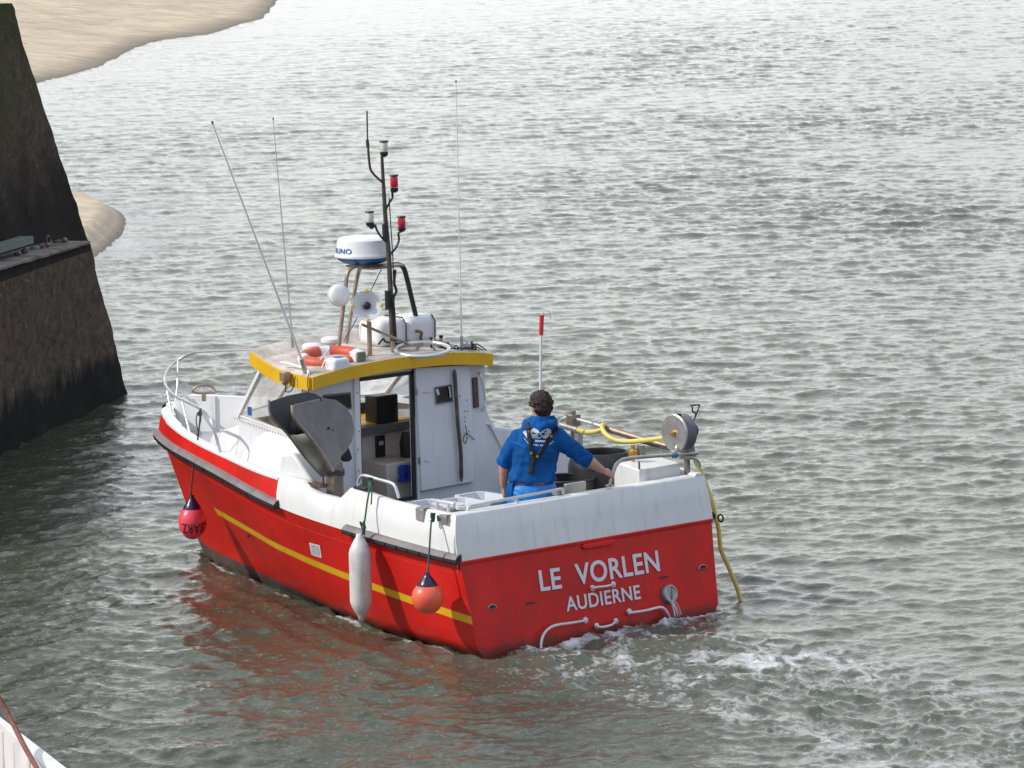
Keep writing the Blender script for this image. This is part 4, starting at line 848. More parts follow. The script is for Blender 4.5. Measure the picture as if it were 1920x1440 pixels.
m_ = MB(); m_.lathe([(.235, -.068), (.252, -.062), (.252, -.045), (.238, -.02), (.228, .06), (.22, .082), (.19, .098), (.10, .107), (0, .109)], None, rc, 48); rdm = m_.build('radar_dome', M['plastic'], boat, sharp=25)
# curved lettering on the radome
def curved_text(txt, c, rad, z0, hgt, ang0, ang1, name, mt, parent, flip=False, lean=0.0, prof=None, bold=.02):
    cu = bpy.data.curves.new(name, 'FONT'); cu.body = txt; cu.size = 1; cu.offset = bold; cu.space_character = 1.1
    to = bpy.data.objects.new('tmp', cu); COL.objects.link(to); dg = bpy.context.evaluated_depsgraph_get(); me = bpy.data.meshes.new_from_object(to.evaluated_get(dg)); bpy.data.objects.remove(to)
    bm = bmesh.new(); bm.from_mesh(me); bmesh.ops.triangulate(bm, faces=bm.faces); bmesh.ops.subdivide_edges(bm, edges=[e for e in bm.edges if e.calc_length() > .15], cuts=3, use_grid_fill=True); bm.to_mesh(me); bm.free()
    xs = [v.co.x for v in me.vertices]; ys = [v.co.y for v in me.vertices]; x0, x1, y0, y1 = min(xs), max(xs), min(ys), max(ys); b = BASE.get(parent.name, V())
    for v in me.vertices:
        a = (v.co.x-x0)/(x1-x0); h = (v.co.y-y0)/(y1-y0)
        if flip: a, h = 1-a, 1-h
        an = ang0+(ang1-ang0)*a; z = z0+h*hgt; rr_ = prof(z) if prof else rad
        v.co = V(c)+V((math.cos(an)*rr_, math.sin(an)*rr_, z))-b
    me.materials.clear(); me.materials.append(mt); o = bpy.data.objects.new(name, me); COL.objects.link(o); o.parent = parent; BASE[o.name] = b; return o
va = math.atan2(CAM.y-rc.y, CAM.x-rc.x)      # bearing from the boat towards the quay-side viewer
curved_text('FURUNO', rc, .24, -.026, .046, va-R(104), va-R(26), 'radar_lettering', M['lettblue'], rdm, prof=lambda z: np.interp(z, [-.045, -.02, .06], [.256, .242, .2325]))
# loudhailer and spotlight
lh = FF(636, 553, -.05); m_ = MB(); m_.lathe([(0, -.09), (.03, -.085), (.07, -.05), (.096, -.03), (.098, -.012), (.088, -.008), (.085, .035), (.075, .048), (.04, .054), (0, .055)], frame((-.80, .30, .22)), lh, 28); m_.build('loudhailer', M['plastic'], arch, sharp=50)
XL = 2.62
ax = V((-.80, .50, .18)).normalized(); lc = at(688, 573, x=XL)
m_ = MB(); m_.lathe([(.0, -.09), (.05, -.085), (.10, -.04), (.128, 0), (.131, .012), (.124, .012), (.05, -.03), (0, -.035)], frame(ax), lc, 32); sp_l = m_.build('spotlight', M['plastic'], boat, sharp=40)
m_ = MB(); m_.lathe([(0, -.03), (.03, -.03), (.034, .0), (.02, .012), (0, .015)], frame(ax), lc+V((0, 0, 0)), 16); m_.build('spotlight_bulb', M['black'], sp_l)
m_ = MB(); F_ = frame(ax)
for an in (0, 90, 180, 270):
    d_ = F_@V((math.cos(R(an)), math.sin(R(an)), 0)); m_.box(lc+d_*.125+ax*.01, (.03, .03, .03), F_)
m_.build('spotlight_clip', M['hose'], sp_l, bev=.005)
def LL(px, py): return at(px, py, x=XL)
m_ = MB(); m_.tube([LL(692, 603), LL(693, 640), LL(694, 678)], .020, 8); m_.tube([LL(678, 608), LL(768, 646)], .012, 8); m_.build('spotlight_post', M['brownsteel'], sp_l)
# big steel ring
rc2 = at(792, 655, x=2.45); rn = (V((0, 0, 1))+V((fw.x, fw.y, 0))*-.14).normalized(); Fr = frame(rn, rt0)
m_ = MB(); m_.tube([rc2+Fr@V((.225*math.cos(t), .225*math.sin(t), 0)) for t in np.linspace(0, 2*math.pi, 49)[:-1]], .017, 10, closed=True)
ring = m_.build('steel_ring', M['tubing'], boat); m_ = MB(); m_.tube([LL(768, 646), rc2+Fr@V((-.2, .06, 0))], .011, 8); m_.tube([rc2+Fr@V((.0, .22, 0)), V((2.62, -.25, 2.03))], .011, 8); m_.tube([LL(736, 640), LL(737, 672)], .017, 8); m_.build('ring_bracket', M['brownsteel'], ring)
# mushroom aerials
for px, py, x, r1, h in ((585, 650, 3.1, .085, .05), (621, 638, 3.1, .09, .05)):
    c_ = at(px, py, x=x); m_ = MB(); m_.lathe([(0, -.05), (.035, -.05), (.045, -.035), (r1, -.012), (r1, .012), (r1*.8, .026), (0, .032)], None, c_, 24); m_.tube([c_-V((0, 0, .05)), V((c_.x, c_.y, 2.0))], .02 if px > 600 else .03, 10); m_.build('gps_aerial', M['plastic'], boat, sharp=50)
c_ = at(634, 684, x=2.44); m_ = MB(); m_.box(c_+V((0.01, 0, .0)), (.15, .17, .12)); sb = m_.build('junction_box', M['plastic'], boat, bev=.03, seg=4)
m_ = MB(); m_.box(c_+V((.01, -.01, .063)), (.05, .07, .008)); m_.build('box_badge', M['lettblue'], sb)
c_ = at(677, 669, x=2.46); m_ = MB(); m_.box(c_+V((.05, 0, 0)), (.09, .10, .09)); fl_ = m_.build('floodlight', M['plastic'], boat, bev=.01)
m_ = MB(); m_.box(c_+V((.0, 0, 0)), (.03, .088, .082)); m_.build('floodlight_glass', M['lampface'], fl_, bev=.008); m_ = MB(); m_.tube([c_+V((.04, 0, -.04)), c_+V((.04, 0, -.09))], .012, 8); m_.build('floodlight_foot', M['black'], fl_)
# whip aerials
for (a, b, x, r0) in (((398, 230), (574, 696), 2.55, .0095), ((512, 223), (549, 645), 3.0, .006), ((855, 153), (866, 655), 2.55, .006)):
    A, B = at(*b, x=x), at(*a, x=x); m_ = MB(); m_.tube([A, A.lerp(B, .35), A.lerp(B, .7), B], [r0*1.25, r0, r0*.75, r0*.5], 7); o = m_.build('whip_aerial', M['plastic'] if x != 3.0 else M['tubing'], boat)
    m_ = MB(); m_.tube([A-V((0, 0, .03)), A.lerp(B, .05)], r0*2.2, 8); m_.build('aerial_base', M['steel'], o); m_ = MB(); m_.tube([B.lerp(A, .004), B+V((0, 0, .012))], r0*.9, 7); m_.build('aerial_tip', M['black'], o)
# bits and cables along the starboard roof edge
random.seed(11)
m_ = MB()
for i in range(9):
    p = V((2.47+random.random()*.1, -.35-random.random()*.55, 0)); p.z = rz(p.x, p.y)+.02; q = p+V((random.uniform(-.05, .1), random.uniform(-.2, .2), 0)); q.z = rz(q.x, q.y)+.015
    m_.tube(spline([p, (p+q)/2+V((.05*random.uniform(-1, 1), 0, .05*random.random())), q], 6), .0055, 6)
m_.build('roof_wiring', M['black'], boat)
for px, py, sx, mt_ in ((822, 640, .05, 'brownsteel'), (833, 655, .06, 'antifoul'), (876, 652, .045, 'greydeck'), (885, 650, .05, 'blackpl'), (808, 634, .02, 'black'), (827, 631, .025, 'black'), (848, 660, .03, 'plastic')):
    c_ = at(px, py, x=2.7); m_ = MB(); m_.box((c_.x, c_.y, max(c_.z, rz(c_.x, c_.y)+.03)), (sx*1.3, sx, sx)); m_.tube([(c_.x, c_.y, max(c_.z, 2.05)), (c_.x, c_.y, 2.0)], .01, 6); m_.build('roof_fitting', M[mt_], boat, bev=.008)
# liferaft canister
lr = thing('liferaft_case', at(745, 650, x=2.95), 'large white rounded liferaft case strapped down on the wheelhouse roof', 'liferaft')
c_ = at(746, 618, x=3.05)
for dy, wd_ in ((.17, .31), (-.155, .34)):
    m_ = MB(); rows_ = []; M3 = Matrix.Identity(3)
    m_.box(c_+V((0, dy, 0)), (.34, wd_, .235)); m_.build('shell', M['plastic'], lr, bev=.07, seg=5, sharp=180)
m_ = MB(); m_.tube([c_+V((-.183, .06, -.10)), c_+V((-.187, .06, .07)), c_+V((-.14, .06, .121)), c_+V((.1, .06, .123))], .006, 6); m_.tube([c_+V((-.183, -.26, -.10)), c_+V((-.187, -.26, .07)), c_+V((-.14, -.26, .121))], .006, 6); m_.build('strap', M['black'], lr)
m_ = MB(); m_.tube(spline([c_+V((-.19, -.04, .0)), c_+V((-.23, -.07, -.01)), c_+V((-.21, -.08, -.06)), c_+V((-.2, -.10, -.12))], 6), .014, 8); m_.build('release_cord', M['wood'], lr)
m_ = MB(); m_.tube(spline([c_+V((-.20, .38, -.075)), c_+V((-.22, .34, -.03)), c_+V((-.22, .3, -.06)), c_+V((-.2, .1, -.10))], 6), .009, 8); m_.build('painter_line', M['black'], lr)
m_ = MB(); m_.box(c_+V((-.02, .0, -.145)), (.36, .70, .025)); 
for dy in (.3, .05, -.2): m_.box(c_+V((-.15, dy, -.19)), (.04, .05, .08))
m_.build('cradle', M['beige'], lr, bev=.006)
# life ring
lrg = thing('life_ring', at(622, 678, x=2.75), 'orange and white life ring lying on the wheelhouse roof among the aerials', 'life ring')
c_ = at(621, 671, x=2.78); Fr = frame((V((0, 0, 1))+V((fw.x, fw.y, 0))*-.10), rt0)
def torus_arc(a0, a1, nm, mt, rr=.232, r=.052):
    m_ = MB(); m_.tube([c_+Fr@V((rr*math.cos(t), rr*math.sin(t), 0)) for t in np.linspace(a0, a1, 16)], r, 12); m_.build(nm, M[mt], lrg)
for k in range(4):
    a0 = R(28+90*k); torus_arc(a0, a0+R(68), 'ring_segment', 'lifering'); torus_arc(a0+R(68), a0+R(90), 'white_band', 'plastic', r=.054)
m_ = MB(); m_.tube(spline([at(603, 690, x=2.5), at(612, 668, x=2.6), at(617, 655, x=2.7), at(600, 675, x=2.5)], 6), .005, 6); m_.build('grab_line', M['plastic'], lrg)
# ------------------------------------------------------------------ bow pulpit
def tubes(name, paths, r, mt, parent=boat, k=6, n=12):
    m_ = MB()
    for p in paths: m_.tube(spline(p, k) if len(p) > 2 else p, r, n)
    return m_.build(name, M[mt], parent)
def RP(px, py, x): return at(px, py, x=x)
pul = tubes('pulpit_rail', [[RP(416, 857, 3.62), RP(408, 828, 3.66), RP(398, 793, 3.7), RP(390, 775, 3.85), RP(376, 766, 4.1), RP(345, 751, 4.75), RP(322, 738, 5.25), RP(309, 720, 5.65), RP(309, 703, 5.9), RP(318, 688, 6.05), RP(333, 676, 6.1), RP(352, 665, 6.0), RP(368, 660, 5.8)]], .0135, 'tubing')
tubes('guard_wire', [[RP(368, 660, 5.8), RP(420, 658, 5.1), RP(495, 655, 4.2)], [RP(483, 655, 4.35), RP(488, 664, 4.3)]], .0085, 'tubing')
for a, b, xa, xb in (((309, 708), (326, 800), 5.75, 5.45), ((334, 677), (327, 772), 6.05, 5.85), ((340, 747), (361, 832), 4.85, 4.55)):
    tubes('stanchion', [[RP(*a, xa), RP(a[0]*.5+b[0]*.5+(2 if a[0] == 334 else 0), (a[1]+b[1])/2, (xa+xb)/2), RP(*b, xb)]], .010, 'tubing', pul)
# ------------------------------------------------------------------ pot hauler plates on the port rail
def plate(pts, x, th, mt, nm, par, tilt=0.0, rim=True):
    P = [at(px, py, x=x+tilt*(py-800)/100) for px, py in pts]; P = spline(P, 5, closed=True) if False else P
    m_ = MB(); m_.prism(P, (th, 0, 0)); return m_.build(nm, M[mt], par, bev=.003)
hauler = thing('tmp', (2.1, 1.2, 1.1), 'x', 'x'); bpy.data.objects.remove(hauler)
m_ = MB(); p0 = at(607, 918, y=1.12); m_.box((2.03, 1.10, 1.06), (.10, .11, .52)); hb = m_.build('hauler_post', M['brownsteel'], boat, bev=.006)
back = [(504, 750), (507, 753), (540, 742), (575, 735), (592, 738), (606, 747), (640, 790), (632, 850), (612, 892), (604, 893), (572, 858), (540, 815), (512, 786), (505, 768)]
front = [(550, 762), (552, 759), (590, 750), (607, 747), (630, 750), (648, 762), (660, 780), (665, 805), (660, 828), (650, 845), (640, 856), (638, 868), (625, 884), (617, 872), (600, 845), (575, 812), (556, 790), (548, 776)]
bp_ = plate(back, 2.22, .012, 'plateD', 'hauler_plate', hb, -.10); fp_ = plate(front, 1.98, .012, 'plate', 'hauler_plate', hb, -.10)
def edge(pts, x, r, mt, par, tilt=-.10, nm='folded_edge', dx=0): tubes(nm, [[at(px, py, x=x+dx+tilt*(py-800)/100) for px, py in pts]], r, mt, par, k=4)
edge([(548, 760), (549, 776), (556, 790), (575, 812), (600, 845), (617, 872), (625, 884)], 1.98, .014, 'brownsteel', fp_)
edge([(504, 750), (505, 768), (512, 786), (540, 815), (572, 858), (604, 893)], 2.22, .010, 'plate', bp_)
# trough joining the two plates
m_ = MB(); rows_ = []
for pb, pf_ in (((540, 815), (575, 812)), ((556, 836), (588, 828)), ((572, 858), (600, 845)), ((588, 876), (610, 862)), ((604, 893), (620, 878)), ((612, 892), (628, 880))):
    a = at(*pb, x=2.22-.10*(pb[1]-800)/100); b = at(*pf_, x=1.985-.10*(pf_[1]-800)/100); rows_.append([a, a.lerp(b, .5)+V((0, 0, -.01)), b])
m_.grid(rows_); m_.build('hauler_trough', M['plate'], hb, solid=.008, sharp=180)
c_ = at(565, 795, x=2.12); m_ = MB(); m_.lathe([(0, -.05), (.11, -.05), (.07, 0), (.11, .05), (0, .05)], frame((1, .15, 0)), c_+V((0, -.03, -.02)), 24); m_.build('hauler_sheave', M['black'], hb)
m_ = MB(); m_.lathe([(0, 0), (.012, 0), (.010, .008), (0, .009)], frame((-1, 0, 0)), at(616, 803, x=1.975), 10); m_.lathe([(0, 0), (.006, 0), (.005, .006), (0, .006)], frame((-1, 0, 0)), at(624, 806, x=1.975), 8); m_.build('hauler_bolt', M['black'], hb)
c_ = at(652, 852, x=2.3); m_ = MB(); m_.prism([at(640, 858, x=2.28), at(643, 848, x=2.28), at(655, 839, x=2.28), at(662, 860, x=2.28), at(655, 866, x=2.28), at(645, 866, x=2.28)], (.04, 0, 0)); m_.build('hauler_roller', M['blackpl'], hb, bev=.012, seg=3)
tubes('hydraulic_pipe', [[at(600, 745, x=1.95), at(603, 752, x=1.95)], [at(606, 893, x=1.95), at(607, 915, x=1.95)]], .006, 'black', hb)
m_ = MB(); 
for i in range(3): m_.tube([V((2.03, 1.10, 1.21+.014*i))+V((.075*math.cos(t), .08*math.sin(t), .01*math.sin(3*t))) for t in np.linspace(0, 2*math.pi, 20)[:-1]], .007, 6, closed=True)
m_.build('lashing', M['ropegrey'], hb)
cl = thing('rope_coil', at(594, 912, z=1.09), 'small heap of brown rope on the port gunwale below the hauler post', 'rope')
m_ = MB(); c_ = at(592, 915, y=1.28); P = []
random.seed(3)
for i in range(46): t = i*.9; P.append(c_+V((.13*math.cos(t)*(.5+.5*random.random()), .045*math.sin(t*1.3), .012+.018*random.random()+.0004*i)))
m_.tube(spline(P, 4), .0075, 6); m_.build('coil', M['wood'], cl)
# ------------------------------------------------------------------ rails round the aft deck
tubes('gunwale_rail', [[at(672, 911, y=1.30), at(672, 902, y=1.30), at(677, 893, y=1.30), at(686, 892, y=1.30), at(710, 899, y=1.30), at(732, 905, y=1.30), at(740, 911, y=1.30), at(745, 924, y=1.30), at(748, 934, y=1.30)]], .013, 'tubing', k=5)
m_ = MB(); m_.box(at(680, 915, y=1.32)+V((0, 0, 0)), (.16, .07, .02)); m_.build('rail_foot', M['black'], boat, bev=.004)
tubes('stern_rail', [[at(877, 962, x=.27), at(877, 955, x=.27), at(882, 949, x=.27), at(900, 945, x=.27), at(970, 932, x=.27), at(1040, 919, x=.27), at(1052, 917, x=.27), at(1056, 921, x=.27), at(1056, 926, x=.27)], [at(968, 933, x=.27), at(969, 943, x=.27)]], .0115, 'tubing', k=5)
m_ = MB(); m_.box(at(1046, 922, x=.32), (.06, .09, .05)); m_.build('rail_bracket', M['steel'], boat, bev=.008)
hr = tubes('handrail', [[at(1143, 910, x=.22), at(1149, 889, x=.22), at(1154, 874, x=.22), at(1162, 865, x=.22), at(1176, 860, x=.22), at(1230, 855, x=.22), at(1308, 850, x=.22)], [at(1286, 858, x=.22), at(1300, 859, x=.22), at(1309, 866, x=.24), at(1311, 874, x=.26)]], .0155, 'steel', k=5)
m_ = MB(); m_.tube([at(1262, 854, x=.21), at(1268, 853.5, x=.21)], .024, 8); m_.build('blue_lashing', M['blue'], hr)
m_ = MB(); m_.lathe([(.035, 0), (.035, .01), (0, .01)], None, at(1143, 912, x=.24), 12); m_.build('rail_foot', M['steel'], hr)
# stainless fairleads on the port quarter
for a, b, c, d in (((781, 952), (795, 955), (795, 978), (782, 974)), ((821, 966), (838, 968), (838, 982), (822, 977))):
    P = [at(px, py, y=1.362) for px, py in (a, b, c, d)]; m_ = MB(); m_.prism(P, (0, .014, 0)); m_.add([P[0]+V((0, .012, .004)), P[1]+V((0, .012, .004)), P[1]+V((0, -.09, .012)), P[0]+V((0, -.09, .012))], [(0, 1, 2, 3)]); m_.build('fairlead_plate', M['steel'], boat, bev=.003)
m_ = MB(); m_.box(at(830, 941, y=1.24), (.30, .03, .025)); ct = at(830, 941, y=1.24); m_.box(ct+V((.07, 0, -.05)), (.025, .025, .09)); m_.box(ct+V((-.07, 0, -.05)), (.025, .025, .09)); m_.build('mooring_cleat', M['tubing'], boat, bev=.008, seg=3)
# starboard working boom, pipes and roller
bm_ = tubes('boom_pipe', [[at(1050, 797, y=-1.30), at(1052, 788, y=-1.30), at(1062, 783, y=-1.30), at(1085, 787, y=-1.30), at(1130, 800, y=-1.30)]], .014, 'tubing', k=5)
tubes('boom', [[at(1128, 800, y=-1.28), at(1165, 812, y=-1.28), at(1255, 838, y=-1.28)]], .030, 'brownsteel', bm_, k=3); tubes('boom_stay', [[at(1180, 824, y=-1.2), at(1262, 845, y=-1.2)]], .007, 'black', bm_)
m_ = MB(); m_.box(at(1075, 798, y=-1.30), (.02, .05, .26)); m_.box(at(1075, 788, y=-1.30), (.08, .10, .10)); m_.build('boom_clamp', M['brownsteel'], bm_, bev=.004)
tubes('roller', [[at(1052, 797, y=-1.26), at(1083, 806, y=-1.26)]], .026, 'steel', bm_)
m_ = MB()
for i in range(12): c_ = at(1130+i*10+random.uniform(-3, 3), 806+i*2.9, y=-1.27); m_.lathe([(0, -.01), (.014, 0), (0, .014)], None, c_+V((0, 0, .02)), 6)
m_.build('boom_cleat', M['antifoul'], bm_)
m_ = MB(); m_.box((.9, -1.27, 1.19), (.05, .05, .2)); m_.box((1.7, -1.28, 1.22), (.05, .05, .22)); m_.build('boom_support', M['steel'], bm_)
# white locker on the starboard quarter
m_ = MB(); m_.prism([(.345, -.745, .25), (.345, -.745, 1.205), (.60, -.745, 1.235), (.66, -.745, 1.225), (.66, -.745, .25)], (0, -.46, 0)); lk = m_.build('quarter_locker', M['white'], boat, bev=.012, seg=3)
m_ = MB(); m_.box((.36, -.76, 1.20), (.012, .012, .14)); m_.build('locker_hinge', M['greytrim'], lk)
# hauler reel on its post
prx = .32; c_ = at(1264, 812, x=prx); reel_y = c_.y
m_ = MB(); m_.lathe([(0, .085), (.148, .085), (.158, .078), (.158, .070), (.142, .060), (.138, .0), (.150, -.03), (.150, -.04), (0, -.04)], frame((0, 1, 0)), c_-V((0, .08, 0)), 40, mis=[0, 0, 0, 1, 1, 1, 1, 1, 1]); reel = m_.build('line_reel', [M['steel'], M['greytrim']], boat, sharp=25)
m_ = MB(); m_.lathe([(0, .035), (.012, .035), (.014, .02), (.024, .018), (.026, 0)], frame((0, 1, 0)), c_+V((0, .004, 0)), 6); m_.build('reel_nut', M['gold'], reel, sharp=20)
m_ = MB(); m_.lathe([(0, 0), (.055, 0), (.055, -.10), (.045, -.11), (0, -.11)], frame((0, 1, 0)), c_-V((0, .125, 0)), 16); m_.build('reel_motor', M['antifoul'], reel, bev=.004)
m_ = MB(); m_.prism([c_+V((-.05, -.10, -.12)), c_+V((.05, -.10, -.12)), c_+V((.06, -.10, -.23)), c_+V((-.07, -.10, -.23))], (0, -.08, 0)); m_.tube([c_+V((0, -.16, 0)), c_+V((0, -.15, -.2))], .05, 10); q_ = at(1290, 888, x=.27); m_.tube([c_+V((0, -.14, -.2)), V((c_.x, c_.y-.14, 1.10))], .026, 10); m_.build('reel_post', M['plate'], reel, bev=.004)
tubes('reel_lever', [[at(1296, 797, x=.3), at(1303, 783, x=.3), at(1312, 759, x=.3)], [at(1295, 760, x=.3), at(1312, 759, x=.3)], [at(1298, 762, x=.3), at(1299, 772, x=.3), at(1305, 775, x=.3), at(1303, 780, x=.3)]], .0065, 'black', reel, k=3)
m_ = MB(); m_.lathe([(0, 0), (.02, 0), (.02, .03), (0, .035)], None, at(1273, 778, x=.3)+V((0, 0, -.02)), 8); m_.build('reel_cap', M['black'], reel)
m_ = MB(); a_ = at(1270, 846, x=.28); m_.box(a_, (.05, .12, .02)); m_.lathe([(0, 0), (.02, 0), (.025, .02), (.012, .04), (0, .04)], None, a_+V((0, 0, .01)), 10); m_.build('reel_guide', M['steel'], reel, bev=.003)
c_ = at(1187, 848, x=.58); m_ = MB(); m_.lathe([(.035, -.03), (.042, -.01), (.036, .012), (.016, .02), (.012, .03), (.018, .045), (.018, .06), (0, .065)], None, c_, 16); m_.tube([c_+V((0, 0, -.03)), c_+V((0, 0, -.12))], .015, 8); m_.tube([c_+V((-.01, -.07, .02)), c_+V((-.01, -.07, -.05))], .006, 6); m_.build('brass_valve', M['gold'], boat)

# ================================================================== LOOSE THINGS
# fenders
def hang(name, label, cat, ball, knot, path, knotc, ropemat='ropegreen'):
    o = thing(name, ball, label, cat); tubes('rope', [path], .0075, ropemat, o, k=4, n=7)
    m_ = MB(); random.seed(len(label)); P = [V(knotc)+V((random.uniform(-.022, .022), random.uniform(-.015, .03), random.uniform(-.05, .03))) for _ in range(12)]; m_.tube(spline(P, 4), .007, 6); m_.build('knot', M[ropemat], o); return o
cf = at(676, 1083, y=1.52)
f1 = hang('sausage_fender', 'long white cylindrical fender hanging on a green rope from the port gunwale rail', 'fender', cf, 0, [at(694, 896, y=1.32), at(692, 920, y=1.42), at(688, 945, y=1.45), at(684, 975, y=1.49), at(679, 1003, y=1.52)], at(694, 902, y=1.34))
tubes('rope_end', [[at(695, 903, y=1.36), at(697, 925, y=1.41), at(696, 946, y=1.42)]], .006, 'ropegreen', f1, k=5)
m_ = MB(); P = [at(682, 985, y=1.5)+V((random.uniform(-.018, .018), random.uniform(-.01, .02), random.uniform(-.07, .04))) for _ in range(12)]; m_.tube(spline(P, 4), .007, 6); m_.build('knot', M['ropegreen'], f1)
HF = .355
m_ = MB(); m_.lathe([(0, -HF), (.022, -HF), (.028, -HF+.04), (.05, -HF+.07), (.078, -.235), (.09, -.19), (.0905, 0), (.09, .20), (.082, .235), (.05, .30), (.03, .33), (.026, HF), (0, HF)], None, cf+V((0, 0, .0)), 32); m_.build('body', M['fender'], f1, sharp=180)
def ball_fender(name, label, c, r, stretch, path, kn, mt, letters_=None):
    o = hang(name, label, 'buoy fender', c, 0, path, kn, 'ropegrey' if letters_ else 'ropegreen')
    prof = []
    for i in range(25):
        a = math.pi*i/24; rr_ = r*math.sin(a); z = -r*stretch*math.cos(a)
        if a > 1.9: rr_ *= 1-.13*(a-1.9)**1.3
        prof.append((max(rr_, 0), z))
    m_ = MB(); m_.lathe(prof, None, c, 36); m_.build('ball', M[mt], o, sharp=180)
    zt = r*stretch
    m_ = MB(); m_.lathe([(r*.66, zt*.70), (r*.66, zt*.72), (r*.52, zt*.94), (r*.34, zt*1.17), (r*.2, zt*1.32), (r*.15, zt*1.5), (0, zt*1.52)], None, c, 28); m_.build('cap', M['navy'], o, sharp=50)
    if letters_:
        va_ = math.atan2(CAM.y-c.y, CAM.x-c.x)
        curved_text(letters_, c, r, -.085, .085, va_-R(50), va_+R(74), 'lettering', M['lettblack'], o, flip=True, prof=lambda z: r*math.sqrt(max(0, 1-(z/(r*stretch))**2))+.003, bold=.0)
    return o
cb = at(802, 1120, y=1.56)
ball_fender('buoy_fender', 'small round orange buoy fender with dark cap hanging near the stern corner', cb, .128, 1.03, [at(811, 965, y=1.40), at(808, 985, y=1.46), at(805, 1030, y=1.52), at(802, 1082, y=1.56)], at(813, 966, y=1.40), 'buoyorange')
cb2 = at(361, 978, y=.86)
ball_fender('buoy_fender', 'big red buoy fender with black writing hanging below the bow rail', cb2, .122, 1.28, [at(377, 768, x=4.05), at(370, 830, y=.86), at(362, 880, y=.88), at(357, 935, y=.87)], at(377, 770, x=4.05), 'buoyred', 'LBARZ')
f2 = bpy.data.objects['buoy_fender.001']
tubes('rope_loop', [[at(377, 770, x=4.0), at(370, 775, x=4.0), at(368, 790, x=4.0), at(372, 812, x=4.0)], [at(377, 770, x=4.0), at(376, 790, x=4.0), at(369, 818, x=4.0)]], .005, 'ropegrey', f2, k=6)
# crates
def crate(c, rot, L, W, H, mt, label, band=None, parent_group='fish crates on the aft deck'):
    o = thing('fish_crate', c, label, 'crate', parent_group); o.rotation_euler = (0, 0, rot)
    B_ = BASE[o.name]; BASE[o.name] = V((0, 0, 0)); t = .016; hw, hl = W/2, L/2
    m_ = MB(); out_ = []
    def ringp(w2, l2, z, ch=.05): return [V((sx_*(l2-(ch if k else 0)), sy_*(w2-(0 if k else ch)), z)) for sx_, sy_, ks in ((1, 1, (0, 1)), (-1, 1, (1, 0)), (-1, -1, (0, 1)), (1, -1, (1, 0))) for k in ks]
    rings = [ringp(hw-.03, hl-.03, 0), ringp(hw-.01, hl-.01, H*.86), ringp(hw-.01, hl-.01, H*.88), ringp(hw+.012, hl+.012, H*.9), ringp(hw+.012, hl+.012, H), ringp(hw-.012, hl-.012, H), ringp(hw-.04, hl-.04, .02)]
    m_.grid(rings, closed=True); m_.add(rings[0], [tuple(range(8))]); m_.add(rings[-1], [tuple(range(8))])
    for s_ in (1, -1):
        for i in range(7): m_.box((-hl+.07+i*(L-.14)/6, s_*(hw-.012), H*.45), (.034, .024, H*.55), mi=1)
        for i in range(4): m_.box((s_*(hl-.012), -hw+.08+i*(W-.16)/3, H*.45), (.024, .04, H*.55), mi=1)
    m_.build1('tub', [M[mt], M['black']], o, sharp=25)
    if band:
        m_ = MB(); m_.box((0, -hw-.006, H*.93), (L*.8, .02, .04)); m_.build('coloured_rim', M[band], o, bev=.004)
    BASE[o.name] = B_; return o
for px, py, lab, band, rt_ in ((907, 930, 'white fish crate with blue rim just left of the man in blue', 'crateblue', 2), (866, 941, 'white fish crate with dark slots behind the stern rail', None, -3), (815, 944, 'white fish crate half hidden behind the port cleat', None, 4)):
    zz_ = 1.09 if band is None else 1.05; c_ = at(px, py, z=zz_); crate(V((c_.x, c_.y, zz_-.24)), R(rt_), .42, .31, .24, 'crate', lab, band)
for px, py, lab in ((907, 930, 'blue crate underneath the white crate beside the man'), (866, 941, 'blue crate underneath the slotted white crate'), (815, 944, 'blue crate at the bottom of the stack by the port cleat')):
    c_ = at(px, py, z=1.05); crate(V((c_.x, c_.y, .2)), R(2), .42, .31, .60, 'crateblue', lab)
# barrel
br = thing('plastic_barrel', at(1128, 850, x=1.05), 'black open topped plastic barrel standing right of the man', 'barrel')
bc = at(1127, 846, x=1.05); b0 = V((bc.x, bc.y, 0))
m_ = MB(); H0 = bc.z
m_.lathe([(0, .21), (.27, .21), (.285, .25), (.285, H0-.42), (.292, H0-.40), (.285, H0-.37), (.28, H0-.12), (.262, H0-.055), (.232, H0-.015), (.222, H0), (.210, H0), (.205, H0-.02), (.22, H0-.1), (.23, H0-.6), (0, H0-.6)], None, b0, 48); m_.build('shell', M['blackpl'], br, sharp=35)
m_ = MB(); m_.lathe([(.287, H0-.52), (.293, H0-.51), (.293, H0-.495), (.287, H0-.485)], None, b0, 48); m_.build('hoop', M['greytrim'], br)
bs = thing('black_basket', at(1064, 893, x=.95), 'low black tub on the deck between the man and the barrel', 'tub')
c_ = at(1062, 897, x=.98); m_ = MB(); m_.lathe([(0, .22), (.20, .22), (.235, c_.z), (.225, c_.z), (.19, .3), (0, .3)], None, V((c_.x, c_.y, 0)), 28); m_.build('shell', M['blackpl'], bs)
m_ = MB(); m_.tube([V((c_.x, c_.y, c_.z))+V((.23*math.cos(t), .23*math.sin(t), 0)) for t in np.linspace(0, 2*math.pi, 33)[:-1]], .012, 6, closed=True); m_.build('rim', M['black'], bs)
gt_ = thing('steel_tray', at(1078, 912, x=.6), 'small galvanised tray behind the stern rail next to the man', 'tray')
c_ = at(1078, 914, x=.62); m_ = MB(); m_.box(c_, (.03, .22, .08)); m_.box(c_+V((.1, 0, -.03)), (.2, .22, .015)); m_.build('tray', M['steel'], gt_, bev=.004)
